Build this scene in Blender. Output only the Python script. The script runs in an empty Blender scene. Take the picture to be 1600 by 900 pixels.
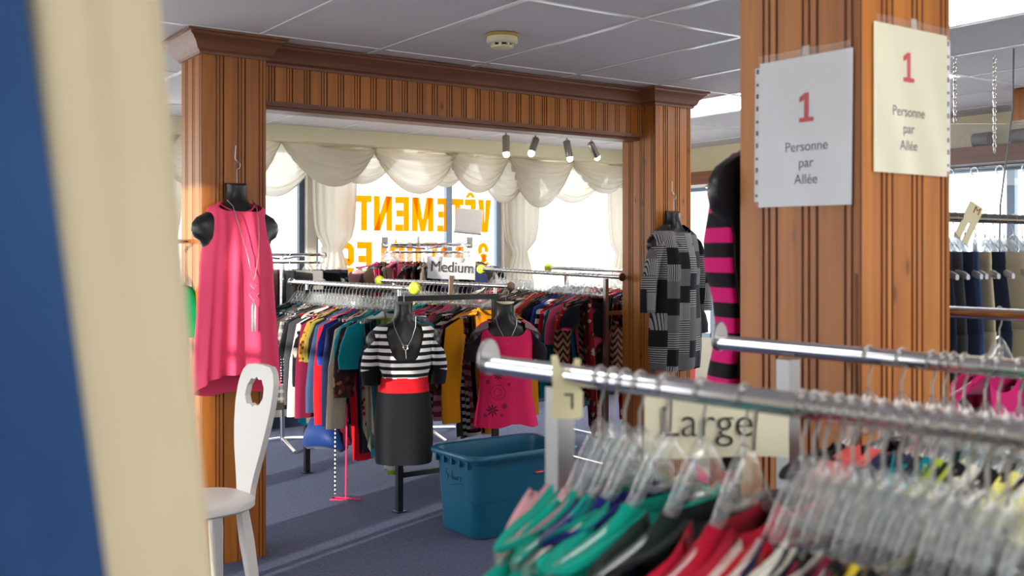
import bpy, bmesh, math, random
from mathutils import Vector, Matrix
from math import sin, cos, pi, exp, atan2, sqrt
SC = bpy.context.scene
COL = SC.collection
random.seed(7)

# ---------------------------------------------------------------- camera
# room axes: x along the wooden beam, y towards the lettered window, z up
cam_d = bpy.data.cameras.new('camera')
cam = bpy.data.objects.new('camera', cam_d); COL.objects.link(cam)
cam.location = (0, 0, 1.40)
cam.rotation_euler = (pi/2, 0, math.radians(-35.0))
cam_d.sensor_width = 36; cam_d.lens = 36.27; cam_d.shift_y = -0.0325
cam_d.clip_start = 0.05; cam_d.clip_end = 200
cam_d.dof.use_dof = True; cam_d.dof.focus_distance = 5.5; cam_d.dof.aperture_fstop = 5.0
SC.camera = cam

# ---------------------------------------------------------------- world, sun, exposure
w = bpy.data.worlds.new('world'); SC.world = w; w.use_nodes = True
bg = w.node_tree.nodes['Background']
bg.inputs[0].default_value = (0.91, 0.95, 1.0, 1); bg.inputs[1].default_value = 4.0
sun_d = bpy.data.lights.new('sun', 'SUN'); sun = bpy.data.objects.new('sun', sun_d); COL.objects.link(sun)
sun_d.energy = 7.0; sun_d.angle = math.radians(0.8); sun_d.color = (1.0, 0.90, 0.76)
sun.rotation_euler = Vector((0.90, 0.39, -0.125)).to_track_quat('-Z', 'Y').to_euler()
SC.view_settings.view_transform = 'Standard'; SC.view_settings.look = 'None'
SC.view_settings.gamma = 1; SC.view_settings.use_curve_mapping = False
SC.view_settings.exposure = 0.3
SC.cycles.use_denoising = True
SC.cycles.max_bounces = 10; SC.cycles.transparent_max_bounces = 24; SC.cycles.caustics_reflective = False; SC.cycles.caustics_refractive = False
SC.cycles.sample_clamp_indirect = 6

# ---------------------------------------------------------------- node helpers
def srgb(r, g, b):
    f = lambda c: (c/255)/12.92 if c/255 <= .04045 else (((c/255)+.055)/1.055)**2.4
    return (f(r), f(g), f(b), 1)
class NT:
    def __init__(s, name):
        s.m = bpy.data.materials.new(name); s.m.use_nodes = True
        s.t = s.m.node_tree; s.n = s.t.nodes; s.l = s.t.links
        s.b = s.n['Principled BSDF']; s.out = s.n['Material Output']; s._tc = None
    def node(s, typ, ins=None, **kw):
        n = s.n.new(typ)
        for k, v in kw.items(): setattr(n, k, v)
        for k, v in (ins or {}).items(): s.set(n.inputs[k], v)
        return n
    def set(s, sock, v):
        if isinstance(v, bpy.types.NodeSocket): s.l.new(v, sock)
        else: sock.default_value = v
    def math(s, op, a, b=0.0, c=None):
        n = s.node('ShaderNodeMath', operation=op); s.set(n.inputs[0], a); s.set(n.inputs[1], b)
        if c is not None: s.set(n.inputs[2], c)
        return n.outputs[0]
    def mix(s, f, a, b):
        n = s.node('ShaderNodeMix', data_type='RGBA'); s.set(n.inputs[0], f); s.set(n.inputs[6], a); s.set(n.inputs[7], b); return n.outputs[2]
    def coords(s):
        if not s._tc: s._tc = s.node('ShaderNodeTexCoord')
        return s._tc.outputs['Object']
    def mapping(s, scale=(1,1,1), loc=(0,0,0), rot=(0,0,0), vec=None):
        n = s.node('ShaderNodeMapping'); s.l.new(vec or s.coords(), n.inputs[0])
        n.inputs['Scale'].default_value = scale; n.inputs['Location'].default_value = loc; n.inputs['Rotation'].default_value = rot
        return n.outputs[0]
    def xyz(s):
        n = s.node('ShaderNodeSeparateXYZ'); s.l.new(s.coords(), n.inputs[0]); return n.outputs
    def noise(s, scale, vec=None, detail=3, rough=.5, color=False):
        n = s.node('ShaderNodeTexNoise'); s.l.new(vec or s.coords(), n.inputs['Vector'])
        n.inputs['Scale'].default_value = scale; n.inputs['Detail'].default_value = detail; n.inputs['Roughness'].default_value = rough
        return n.outputs['Color' if color else 'Fac']
    def voro(s, scale, vec=None, out='Distance', rnd=1.0):
        n = s.node('ShaderNodeTexVoronoi'); s.l.new(vec or s.coords(), n.inputs['Vector']); n.inputs['Scale'].default_value = scale
        n.inputs['Randomness'].default_value = rnd
        return n.outputs[out]
    def ramp(s, f, stops, interp='LINEAR'):
        n = s.node('ShaderNodeValToRGB'); s.set(n.inputs[0], f); e = n.color_ramp.elements; n.color_ramp.interpolation = interp
        while len(e) < len(stops): e.new(0.5)
        for i, (p, c) in enumerate(stops): e[i].position = p; e[i].color = c
        return n.outputs[0]
    def bump(s, h, strength=.3, dist=.01):
        n = s.node('ShaderNodeBump'); s.l.new(h, n.inputs['Height']); n.inputs['Strength'].default_value = strength; n.inputs['Distance'].default_value = dist
        s.l.new(n.outputs[0], s.b.inputs['Normal'])
    def base(s, c, rough=.6, metal=0.0, spec=.5):
        s.set(s.b.inputs['Base Color'], c); s.set(s.b.inputs['Roughness'], rough)
        s.b.inputs['Metallic'].default_value = metal; s.b.inputs['Specular IOR Level'].default_value = spec
        return s
def simple(name, c, rough=.6, metal=0., spec=.5):
    return NT(name).base(c, rough, metal, spec).m
def emit(name, c, strength):
    t = NT(name); t.base((.8,.8,.8,1), .5); t.b.inputs['Emission Color'].default_value = c; t.b.inputs['Emission Strength'].default_value = strength; return t.m
def clear(name, tint=(1,1,1,1), haze=.08, gloss=.03, ior=1.45, white=(.9,.93,.95,1)):
    """thin clear plastic or glass: mostly see-through, fresnel glints, a little milky haze"""
    t = NT(name)
    tr = t.node('ShaderNodeBsdfTransparent', {0: tint}); gl = t.node('ShaderNodeBsdfGlossy', {'Roughness': gloss, 'Color': (1,1,1,1)})
    df = t.node('ShaderNodeBsdfDiffuse', {0: white}); lw = t.node('ShaderNodeLayerWeight', {'Blend': .5}); f0 = ((ior-1)/(ior+1))**2; fr = t.math('MULTIPLY_ADD', t.math('POWER', lw.outputs['Facing'], 3.0), 1-f0-.1, f0)
    m1 = t.node('ShaderNodeMixShader', {0: haze}); t.l.new(tr.outputs[0], m1.inputs[1]); t.l.new(df.outputs[0], m1.inputs[2])
    m2 = t.node('ShaderNodeMixShader', {0: fr}); t.l.new(m1.outputs[0], m2.inputs[1]); t.l.new(gl.outputs[0], m2.inputs[2])
    t.l.new(m2.outputs[0], t.out.inputs[0]); return t.m

# ---------------------------------------------------------------- materials
def wood(name, light, dark, axis=2, knots=True):
    t = NT(name); sc = [26, 26, 26]; sc[axis] = 1.1
    oi = t.node('ShaderNodeObjectInfo')
    off = t.node('ShaderNodeVectorMath', operation='ADD'); t.l.new(t.coords(), off.inputs[0])
    cb = t.node('ShaderNodeCombineXYZ'); r = t.math('MULTIPLY', oi.outputs['Random'], 7.0)
    for i in range(3): t.l.new(r, cb.inputs[i])
    t.l.new(cb.outputs[0], off.inputs[1])
    n1 = t.noise(1, t.mapping(sc, vec=off.outputs[0]), 5, .6)
    n2 = t.noise(3, off.outputs[0], 2)
    c = t.ramp(n1, [(.28, dark), (.5, tuple(.5*(a+b) for a, b in zip(light, dark))), (.72, light)])
    c = t.mix(t.math('MULTIPLY', n2, .35), c, dark)
    c = t.mix(t.math('MULTIPLY', oi.outputs['Random'], .30), c, tuple(x*.55 for x in dark[:3]) + (1,))
    if knots:
        ks = [11, 11, 11]; ks[axis] = 4.5
        v = t.voro(1, t.mapping(ks, vec=off.outputs[0]))
        k = t.ramp(v, [(.0, (.9,.9,.9,1)), (.05, (.7,.7,.7,1)), (.11, (.12,.12,.12,1)), (.20, (0,0,0,1))])
        c = t.mix(k, c, tuple(x*.22 for x in dark[:3]) + (1,))
    t.base(c, .42); t.bump(n1, .08, .004); return t.m
PINE = wood('pine', srgb(206,130,48), srgb(150,82,24))
PINE_X = wood('crown pine', srgb(150,96,66), srgb(104,60,38), axis=0, knots=False)
PINE_Y = wood('crown pine y', srgb(150,96,66), srgb(104,60,38), axis=1, knots=False)
GROOVE = simple('groove brown', srgb(112,60,24), .5)  # darker brown for groove faces, board cores and punch holes
def chrome_m(name, c=(.78,.78,.80,1), r=.12):
    t = NT(name); t.base(c, r, 1.0); return t.m
CHROME = chrome_m('chrome'); POSTM = chrome_m('worn chrome', (.34,.33,.32,1), .42); WIRE = chrome_m('hook wire', (.40,.39,.38,1), .32); SILVER = chrome_m('silver', (.8,.78,.72,1), .25)
DARKCHROME = chrome_m('dark chrome', (.22,.22,.24,1), .25)
BRONZE = chrome_m('brown cap', (.20,.14,.10,1), .4)
BLACKMETAL = simple('black metal', srgb(24,25,30), .4)
BLACK = simple('black plastic form', srgb(20,20,22), .33)
HANGER = clear('clear hanger', (.97,.98,.98,1), .075, .07, 1.7)
HANGER2 = clear('thick clear hanger', (.82,.85,.87,1), .30, .15, 1.6)
GLASS = clear('glass', (.97,.99,1,1), .0, .0, 1.35)
PLEXI = clear('plexiglass', (.95,.97,1,1), .03, .02, 1.45)
SLEEVE_FILM = clear('plastic film', (1,1,1,1), .06, .22, 1.25)
PAPER = simple('white paper', srgb(226,226,228), .7); CREAMPAPER = simple('cream paper', srgb(232,226,196), .7)
INK = simple('ink', srgb(38,36,40), .7); REDINK = simple('red ink', srgb(206,36,52), .7)
CREAMPLASTIC = simple('cream plastic', srgb(228,216,168), .4)
def fabric(name, c, kind='plain', c2=None, c3=None, s=1.0, rough=.88, bump=.25):
    """cloth: object coordinates, z runs down the garment"""
    t = NT(name); X = t.xyz(); c2 = c2 or c; c3 = c3 or c2
    if kind == 'stripes':
        f = t.math('FRACT', t.math('MULTIPLY', X[2], s)); col = t.ramp(f, [(0, c), (.5, c2)], 'CONSTANT')
    elif kind == 'vstripes':
        f = t.math('FRACT', t.math('MULTIPLY', t.math('ADD', X[0], 3), s)); col = t.ramp(f, [(0, c), (.5, c2)], 'CONSTANT')
    elif kind == 'multi':
        f = t.math('FRACT', t.math('MULTIPLY', X[2], s))
        col = t.ramp(f, [(0, c), (.14, srgb(15,18,40)), (.26, c2), (.40, srgb(225,235,235)), (.50, c3), (.62, srgb(40,80,170)), (.74, srgb(15,16,30)), (.88, c2)], 'CONSTANT')
    elif kind == 'dots':
        v = t.voro(s, rnd=.25); col = t.ramp(v, [(0, c2), (.26, c)], 'CONSTANT')
    elif kind == 'bigdots':
        v = t.voro(s, rnd=.9); cc = t.voro(s, out='Color', rnd=.9)
        sep = t.node('ShaderNodeSeparateColor'); t.l.new(cc, sep.inputs[0])
        pc = t.ramp(sep.outputs[0], [(0, c2), (.5, c3), (.8, srgb(30,25,25))], 'CONSTANT')
        col = t.mix(t.ramp(v, [(0, (1,1,1,1)), (.36, (0,0,0,1))], 'CONSTANT'), c, pc)
    elif kind == 'floral':
        wv = t.node('ShaderNodeVectorMath', operation='ADD'); t.l.new(t.coords(), wv.inputs[0])
        nn = t.node('ShaderNodeVectorMath', operation='SCALE'); t.l.new(t.noise(s*.8, detail=2, color=True), nn.inputs[0]); nn.inputs['Scale'].default_value = 1.1/s
        t.l.new(nn.outputs[0], wv.inputs[1])
        v = t.voro(s, wv.outputs[0]); cc = t.voro(s, wv.outputs[0], 'Color'); sep = t.node('ShaderNodeSeparateColor'); t.l.new(cc, sep.inputs[0])
        pc = t.ramp(sep.outputs[0], [(0, c2), (.4, c3), (.7, c)], 'CONSTANT')
        col = t.mix(t.ramp(v, [(.34, (1,1,1,1)), (.44, (0,0,0,1))]), c, pc)
    elif kind == 'leopard':
        v = t.voro(s); n = t.noise(s*1.3, detail=2); k = t.ramp(t.math('ADD', v, t.math('MULTIPLY', n, .5)), [(.42, c2), (.5, c3), (.66, c3), (.72, c)], 'CONSTANT'); col = k
    elif kind == 'blocks':
        cx = t.math('FLOOR', t.math('MULTIPLY', X[0], s*1.5)); w1 = t.node('ShaderNodeTexWhiteNoise', noise_dimensions='1D'); t.l.new(cx, w1.inputs['W'])
        cz = t.math('FLOOR', t.math('MULTIPLY_ADD', w1.outputs['Value'], 3.0, t.math('MULTIPLY', X[2], s))); cb = t.node('ShaderNodeCombineXYZ', {0: cx, 2: cz})
        b = t.node('ShaderNodeTexWhiteNoise', noise_dimensions='3D'); t.l.new(cb.outputs[0], b.inputs['Vector'])
        sep = t.node('ShaderNodeSeparateColor'); t.l.new(b.outputs['Color'], sep.inputs[0])
        fs = t.math('FRACT', t.math('MULTIPLY', X[0], 110.0)); fh = t.math('FRACT', t.math('MULTIPLY', X[2], 75.0))
        st1 = t.ramp(fs, [(0, c), (.35, c2)], 'CONSTANT'); st2 = t.ramp(fh, [(0, c2), (.55, c)], 'CONSTANT')
        col = t.ramp(sep.outputs[0], [(0, (0,0,0,1)), (.38, (.5,.5,.5,1)), (.55, (1,1,1,1))], 'CONSTANT')
        a = t.math('GREATER_THAN', sep.outputs[0], .45); bb = t.math('GREATER_THAN', sep.outputs[0], .70); d = t.math('GREATER_THAN', sep.outputs[1], .78)
        col = t.mix(a, c, st1); col = t.mix(bb, col, c3); col = t.mix(d, col, st2)
    elif kind == 'plaid':
        f = t.math('FRACT', t.math('MULTIPLY', X[2], s)); g = t.math('FRACT', t.math('MULTIPLY', t.math('ADD', X[0], 3), s))
        a = t.math('GREATER_THAN', f, .6); b = t.math('GREATER_THAN', g, .6)
        col = t.mix(t.math('MULTIPLY', t.math('ADD', a, b), .5), c, c2)
    elif kind == 'zig':
        zz = t.math('PINGPONG', X[0], .04); f = t.math('FRACT', t.math('MULTIPLY', t.math('ADD', X[2], zz), s)); col = t.ramp(f, [(0, c), (.5, c2)], 'CONSTANT')
    else:
        col = t.mix(t.math('MULTIPLY', t.noise(14, detail=2), .25), c, tuple(x*.72 for x in c[:3]) + (1,))
    t.base(col, rough, 0, .2)
    t.b.inputs['Sheen Weight'].default_value = .08
    if kind == 'knit' or bump > .5:
        h = t.node('ShaderNodeTexWave', wave_type='BANDS', bands_direction='X'); t.l.new(t.coords(), h.inputs[0]); h.inputs['Scale'].default_value = 60; h.inputs['Distortion'].default_value = 2
        t.bump(h.outputs['Fac'], .5, .004)
    else: t.bump(t.noise(420, detail=1), bump, .001)
    return t.m

# ---------------------------------------------------------------- object helpers
class MB:
    """collects shapes; build() links them as one mesh object"""
    def __init__(s): s.v = []; s.f = []; s.mi = []
    def add(s, vs, fs, mi=0):
        o = len(s.v); s.v += [tuple(v) for v in vs]; s.f += [tuple(i+o for i in f) for f in fs]; s.mi += [mi]*len(fs); return s
    def box(s, x0, x1, y0, y1, z0, z1, mi=0, M=None):
        vs = [Vector((x, y, z)) for z in (z0, z1) for y in (y0, y1) for x in (x0, x1)]
        if M: vs = [M @ v for v in vs]
        return s.add(vs, [(0,2,3,1),(4,5,7,6),(0,1,5,4),(2,6,7,3),(0,4,6,2),(1,3,7,5)], mi)
    def rings(s, rs, cap0=False, cap1=False, closed=True, mi=0):
        n = len(rs[0]); vs = [p for r in rs for p in r]; fs = []
        for i in range(len(rs)-1):
            for j in range(n if closed else n-1):
                k = (j+1) % n; fs.append((i*n+j, i*n+k, (i+1)*n+k, (i+1)*n+j))
        if cap0: fs.append(tuple(reversed(range(n))))
        if cap1: fs.append(tuple((len(rs)-1)*n+j for j in range(n)))
        return s.add(vs, fs, mi)
    def tube(s, pts, r, n=8, caps=True, closed=False, mi=0):
        pts = [Vector(p) for p in pts]; m = len(pts); rs = []; up = None
        for i, p in enumerate(pts):
            a = pts[(i-1) % m] if (closed or i > 0) else p; b = pts[(i+1) % m] if (closed or i < m-1) else p
            d = (b-a).normalized()
            if up is None: up = d.orthogonal().normalized()
            up = (up - d*up.dot(d))
            up = up.normalized() if up.length > 1e-6 else d.orthogonal().normalized()
            q = d.cross(up); rr = r[i] if isinstance(r, (list, tuple)) else r
            rs.append([p + (up*cos(2*pi*j/n) + q*sin(2*pi*j/n))*rr for j in range(n)])
        if closed: rs.append(rs[0]); return s.rings(rs, mi=mi)
        return s.rings(rs, caps, caps, mi=mi)
    def cyl(s, a, b, r, n=16, r2=None, mi=0): return s.tube([a, b], [r, r if r2 is None else r2], n, mi=mi)
    def lathe(s, prof, c=(0,0,0), n=24, axis='z', mi=0):
        rs = []
        for r, h in prof:
            ring = []
            for j in range(n):
                a = 2*pi*j/n; u, v = r*cos(a), r*sin(a)
                ring.append(Vector(c) + (Vector((u, v, h)) if axis == 'z' else Vector((u, h, -v)) if axis == 'y' else Vector((h, u, v))))
            rs.append(ring)
        return s.rings(rs, True, True, mi=mi)
    def ball(s, c, r, n=16):
        return s.lathe([(r*max(.02, sin(pi*i/10)), -r*cos(pi*i/10)) for i in range(11)], c, n)
    def poly(s, pts, n, thick, mi=0):
        """flat outline pts (3D) extruded by n*thick"""
        n = Vector(n)*thick; k = len(pts); a = [Vector(p) for p in pts]; b = [p+n for p in a]
        fs = [tuple(range(k)), tuple(reversed(range(k, 2*k)))] + [(j, j+k, (j+1) % k + k, (j+1) % k) for j in range(k)]
        return s.add(a+b, fs, mi)
    def build(s, name, mat, parent=None, smooth=True, loc=None, rz=None, auto=40):
        me = bpy.data.meshes.new(name); me.from_pydata(s.v, [], s.f); me.validate()
        bm = bmesh.new(); bm.from_mesh(me); bmesh.ops.recalc_face_normals(bm, faces=bm.faces); bm.to_mesh(me); bm.free()
        for m in (mat if isinstance(mat, (list, tuple)) else [mat]): me.materials.append(m)
        if len(s.mi) == len(me.polygons):
            me.polygons.foreach_set('material_index', s.mi)
        if smooth:
            me.shade_smooth(); me.set_sharp_from_angle(angle=math.radians(auto))
        return link(name, me, parent, loc, rz)
def link(name, me, parent=None, loc=None, rz=None):
    o = bpy.data.objects.new(name, me); COL.objects.link(o); o.parent = parent
    if loc is not None: o.location = loc
    if rz is not None: o.rotation_euler = (0, 0, rz) if not isinstance(rz, (tuple, list)) else rz
    return o
def tag(o, label, cat, group=None):
    o['label'] = label; o['category'] = cat
    if group: o['group'] = group
    return o
def thing(name, label, cat, loc=(0,0,0), rz=0, group=None):
    o = link(name, None, None, loc, rz); return tag(o, label, cat, group)
def struct(o, label=None):
    o['kind'] = 'structure'
    if label: o['label'] = label
    return o
def text(name, s, size, mat, parent, M, align='CENTER', offset=0.0, extrude=.0006, fit=None):
    cu = bpy.data.curves.new(name, 'FONT'); cu.body = s; cu.size = size; cu.align_x = align; cu.extrude = extrude; cu.offset = offset
    tmp = bpy.data.objects.new(name, cu); COL.objects.link(tmp)
    bpy.context.view_layer.update()
    me = bpy.data.meshes.new_from_object(tmp.evaluated_get(bpy.context.evaluated_depsgraph_get())); bpy.data.objects.remove(tmp)
    me.materials.clear(); me.materials.append(mat)
    if fit:   # fit = (width, height): stretch the glyph to its cell, lower left corner at 0
        xs = [v.co.x for v in me.vertices]; ys = [v.co.y for v in me.vertices]
        x0, y0, sx, sy = min(xs), min(ys), fit[0]/(max(xs)-min(xs)), fit[1]/(max(ys)-min(ys))
        for v in me.vertices: v.co.x = (v.co.x-x0)*sx; v.co.y = (v.co.y-y0)*sy
    me.transform(M); o = link(name, me, parent); return o
def frame(origin, X, Y):
    X = Vector(X); Y = Vector(Y); Z = X.cross(Y); M = Matrix((X, Y, Z)).transposed().to_4x4(); M.translation = Vector(origin); return M

# ================================================================ the room
PLANKM = wood('pine plank', srgb(212,134,46), srgb(154,84,24), axis=1)
def carpet():
    t = NT('carpet'); n = t.noise(900, detail=2); n2 = t.noise(60, detail=4, rough=.7); n3 = t.noise(1.2, detail=3)
    c = t.ramp(n2, [(.3, srgb(92,100,132)), (.7, srgb(136,144,174))]); c = t.mix(t.math('MULTIPLY', n3, .4), c, srgb(112,112,130))
    c = t.mix(t.ramp(n, [(.35, (0,0,0,1)), (.65, (.35,.35,.35,1))]), c, srgb(62,64,84)); t.base(c, .95, 0, .1)
    t.bump(t.math('ADD', n, n2), .9, .006); return t.m
def tile_m(name, fiss=False):
    t = NT(name); n = t.noise(260, detail=2); n2 = t.noise(70 if fiss else 120, t.mapping((1, 4, 1)) if fiss else None, detail=3)
    t.base(t.ramp(n2 if fiss else n, [(.35, srgb(206,200,199)), (.62, srgb(234,229,227))]), .8, 0, .3); t.bump(t.math('ADD', n, t.math('MULTIPLY', n2, 2.0)) if fiss else n, .7 if fiss else .5, .004); return t.m
CARPET = carpet(); TILE = tile_m('ceiling tile'); TILEF = tile_m('fissured tile', True)
GRID = simple('grid bar', srgb(236,236,234), .25); CREAM = simple('cream paint', srgb(236,226,190), .6); WALLM = simple('wall paint', srgb(222,214,196), .8)
FRAMEM = simple('window frame', srgb(150,172,196), .4); DARKFRAME = simple('dark frame', srgb(62,78,98), .4); WHITE = simple('white trim', srgb(232,232,230), .5)
LAMPGLOW = emit('light diffuser', (1, .97, .93, 1), 5.0)

CH = 2.40
# ---- floor and walls
struct(MB().box(-1.8, 7.4, -2.2, 8.1, -.06, 0).build('floor', CARPET, smooth=False))
XL, XR, YN, YF = -1.6, 7.2, -2.0, 7.9
def wall_with_windows(name, axis, pos, thick, a0, a1, openings, z0, z1, lining=None):
    """a wall in pieces round its openings; axis 'x' = wall at x=pos running along y"""
    o = MB()
    def bx(p, q, lo, hi):
        if q-p < 1e-4: return
        if axis == 'x': o.box(pos, pos+thick, p, q, lo, hi)
        else: o.box(p, q, pos, pos+thick, lo, hi)
    bx(a0, a1, 0, z0); bx(a0, a1, z1, 2.62); p = a0
    for s, e in openings: bx(p, s, z0, z1); p = e
    bx(p, a1, z0, z1)
    return struct(o.build(name, lining or WALLM, smooth=False))
wall_with_windows('wall_left', 'x', XL-.15, .15, YN-.15, YF+.15, [(2.74,3.04), (3.12,4.25), (4.4,5.75), (5.9,7.4)], .25, 2.2)
wall_with_windows('wall_near', 'y', YN-.15, .15, XL, XR, [(-1.2,.8), (1.2,3.2), (3.6,5.6)], .8, 2.2)
wall_with_windows('wall_far', 'y', YF, .15, XL, XR, [(-1.2,.95), (1.05,3.48), (3.56,5.44), (5.54,7.1)], .35, 2.28)
wall_with_windows('wall_right', 'x', XR, .15, YN-.15, YF+.15, [(1.0,2.9), (3.0,5.3), (5.5,7.7)], .6, 2.06)
nwin = 0
def window(axis, pos, a0, a1, z0, z1, mull=(), mat=FRAMEM, rails=()):
    global nwin; nwin += 1; fr = MB(); w_ = .045
    def bar(p, q, lo, hi, t=.05):
        if axis == 'x': fr.box(pos-t/2, pos+t/2, p, q, lo, hi)
        else: fr.box(p, q, pos-t/2, pos+t/2, lo, hi)
    bar(a0, a0+w_, z0, z1); bar(a1-w_, a1, z0, z1); bar(a0, a1, z0, z0+w_); bar(a0, a1, z1-w_, z1)
    for m in mull: bar(m-.03, m+.03, z0, z1)
    for r in rails: bar(a0, a1, r-.02, r+.02)
    f = struct(fr.build(f'window_{nwin}', mat, smooth=False)); f['label'] = 'window frame with glass pane'
    g = MB()
    if axis == 'x': g.box(pos-.003, pos+.003, a0+.01, a1-.01, z0+.01, z1-.01)
    else: g.box(a0+.01, a1-.01, pos-.003, pos+.003, z0+.01, z1-.01)
    g.build('pane', GLASS, f, smooth=False); return f
window('y', 7.98, 1.05, 3.48, .35, 2.28, (), DARKFRAME)
win2 = window('y', 7.98, 3.56, 5.44, .35, 2.28, (4.88,), FRAMEM)
window('y', 7.98, 5.54, 7.1, .35, 2.28, (), DARKFRAME)
window('x', 7.27, 3.0, 5.3, .6, 2.06, (3.55, 4.05, 4.65), FRAMEM); window('x', 7.27, 5.5, 7.7, .6, 2.06, (6.3, 7.0), FRAMEM); window('x', 7.27, 1.0, 2.9, .6, 2.06, (1.95,), FRAMEM)
for a, b in ((2.74,3.04), (3.12,4.25), (4.4,5.75)): window('x', XL-.08, a, b, .25, 2.2, (), DARKFRAME, (1.42,))
struct(MB().box(1.0, XR, YF-.012, YF, 0, .09).build('baseboard_far', simple('navy base', srgb(30,38,66), .5), smooth=False))
struct(MB().box(XL, XR, 7.54, YF, 2.29, 2.42).build('trim_1', CREAM, smooth=False), 'cream fascia board above the lettered window')
struct(MB().box(7.0, XR, YN, 7.54, 2.165, 2.42).build('trim_2', CREAM, smooth=False), 'cream bulkhead along the wall past the sign pillar')
struct(MB().box(6.86, XR, YN, 7.54, 2.045, 2.165).build('trim_3', PINE_Y, smooth=False), 'brown timber lintel above the grommet curtain')
for i, (y, r) in enumerate(((4.08, .05), (3.80, .05))):  # solid cylinders standing in for spotlight reflections in the clear guard
    o = MB().cyl((6.93, y-.06, 2.216), (6.93, y+.06, 2.216), r).build('reflection_cylinder', simple('reflection grey', srgb(120,116,112), .5))
    tag(o, 'spotlight reflection built as grey cylinder %s on the brown lintel' % ('beside the thin wire' if i else 'between the two chains'), 'reflection', 'grey cylinders on the lintel')

# ---- ceiling: slab, grid bars, tiles
ceil = struct(MB().box(XL-.15, XR+.15, YN-.15, YF+.15, 2.46, 2.56).build('ceiling', WALLM, smooth=False))
xs = [2.37+.61*k for k in range(-6, 9)]; ys = [3.28+1.22*k for k in range(-4, 5)]
LIGHTS = [(4.81, 4.50), (4.81, 3.28), (3.59, 2.06), (1.15, -.38), (-.07, 2.06)]  # last two are unseen, added for front room light and near-rail highlights
tb = MB().box(.012, .598, .012, 1.208, 0, .015); tme = None
for x in xs:
    for y in ys:
        if y > 7.5 or x > 7.2: continue
        if any(abs(x-a) < .05 and abs(y-b) < .05 for a, b in LIGHTS): continue
        m = TILEF if (abs(x-4.20) < .05 and abs(y-2.06) < .05) else TILE
        if tme is None or m is TILEF:
            o = tb.build('tile', m, ceil, smooth=False, loc=(x, y, CH+.004))
            if m is TILE: tme = o.data
        else: o = link('tile', tme, ceil, (x, y, CH+.004 + random.uniform(0, .002)))
for x in xs: MB().box(x-.012, x+.012, YN, 7.54, CH, CH+.006).box(x-.003, x+.003, YN, 7.54, CH+.006, CH+.04).build('grid_bar', GRID, ceil, smooth=False)
for y in ys: MB().box(XL, XR, y-.012, y+.012, CH+.0005, CH+.0065).build('grid_bar', GRID, ceil, smooth=False)
LL = ['beyond the far pillar', 'just before the far pillar', 'above the trouser rail', 'added out of view above the rail nearest the camera', 'added out of view over the white chair side']
for (x, y), s in zip(LIGHTS, LL):
    o = thing('ceiling_light', 'long white fluorescent ceiling panel %s' % s, 'ceiling light', (x+.305, y+.61, CH), 0, 'fluorescent ceiling panels')
    f = MB()
    for a, b, c, d in ((-.305,-.28,-.61,.61), (.28,.305,-.61,.61), (-.28,.28,-.61,-.585), (-.28,.28,.585,.61)): f.box(a, b, c, d, .001, .05)
    f.build('frame', WHITE, o, smooth=False)
    MB().box(-.28, .28, -.585, .585, .008, .02).build('diffuser', LAMPGLOW, o, smooth=False)

# ---- pine pillars and beam: every board is an object
def plank_mesh(W, H):
    k = W/.09; pr = [(0,-.005), (.003,0), (.056,0), (.058,-.004), (.061,-.004), (.063,0), (.070,0), (.072,-.004), (.075,-.004), (.077,0), (.087,0), (.09,-.005), (.09,-.014), (0,-.014)]
    m = MB(); a = [Vector((s*k, 0, d)) for s, d in pr]; b = [Vector((s*k, H, d)) for s, d in pr]
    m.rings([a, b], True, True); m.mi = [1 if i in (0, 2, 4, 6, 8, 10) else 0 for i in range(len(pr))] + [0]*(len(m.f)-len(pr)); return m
def face(parent, origin, sdir, width, z0, z1, n, rnd=.004):
    W = width/n; me = None; o0 = Vector(origin); sd = Vector(sdir)
    for i in range(n):
        M = frame(o0 + sd*(W*i) + Vector((0,0,z0)), sd, (0,0,1))
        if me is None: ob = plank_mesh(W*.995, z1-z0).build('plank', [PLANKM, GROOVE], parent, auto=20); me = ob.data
        else: ob = link('plank', me, parent)
        ob.matrix_local = M
CROWN = [(0,-.10), (.010,-.10), (.013,-.088), (.026,-.078), (.036,-.052), (.056,-.028), (.066,-.022), (.070,-.012), (.082,-.010), (.082,0)]
def pillar(x0, x1, y0, y1, label):
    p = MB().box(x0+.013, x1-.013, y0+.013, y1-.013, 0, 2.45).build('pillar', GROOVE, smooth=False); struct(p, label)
    for org, sd, wd in (((x0,y0,0), (1,0,0), x1-x0), ((x0,y1,0), (0,-1,0), y1-y0), ((x1,y0,0), (0,1,0), y1-y0), ((x1,y1,0), (-1,0,0), x1-x0)):
        face(p, org, sd, wd, 0, CH-.06, 3)
    rs = []
    for o, z in CROWN: rs.append([Vector((x0-o,y0-o,CH+z)), Vector((x1+o,y0-o,CH+z)), Vector((x1+o,y1+o,CH+z)), Vector((x0-o,y1+o,CH+z))])
    MB().rings(rs, True, True).build('crown_moulding', PINE_X, p, auto=25)
    return p
P1 = pillar(1.51, 1.813, 4.579, 4.87, 'pine board pillar with the coral dress hanging on it')
P2 = pillar(4.256, 4.556, 4.579, 4.88, 'pine board pillar with the grey patterned shirt dress on it')
P3 = pillar(1.687, 1.987, 1.24, 1.55, 'pine board pillar carrying the two paper signs')
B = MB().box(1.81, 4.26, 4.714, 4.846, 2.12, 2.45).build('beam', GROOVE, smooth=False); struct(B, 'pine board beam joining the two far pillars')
face(B, (1.813, 4.70, 0), (1,0,0), 4.256-1.813, 2.125, CH-.05, 27)
face(B, (4.256, 4.86, 0), (-1,0,0), 4.256-1.813, 2.125, CH-.05, 27)
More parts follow.
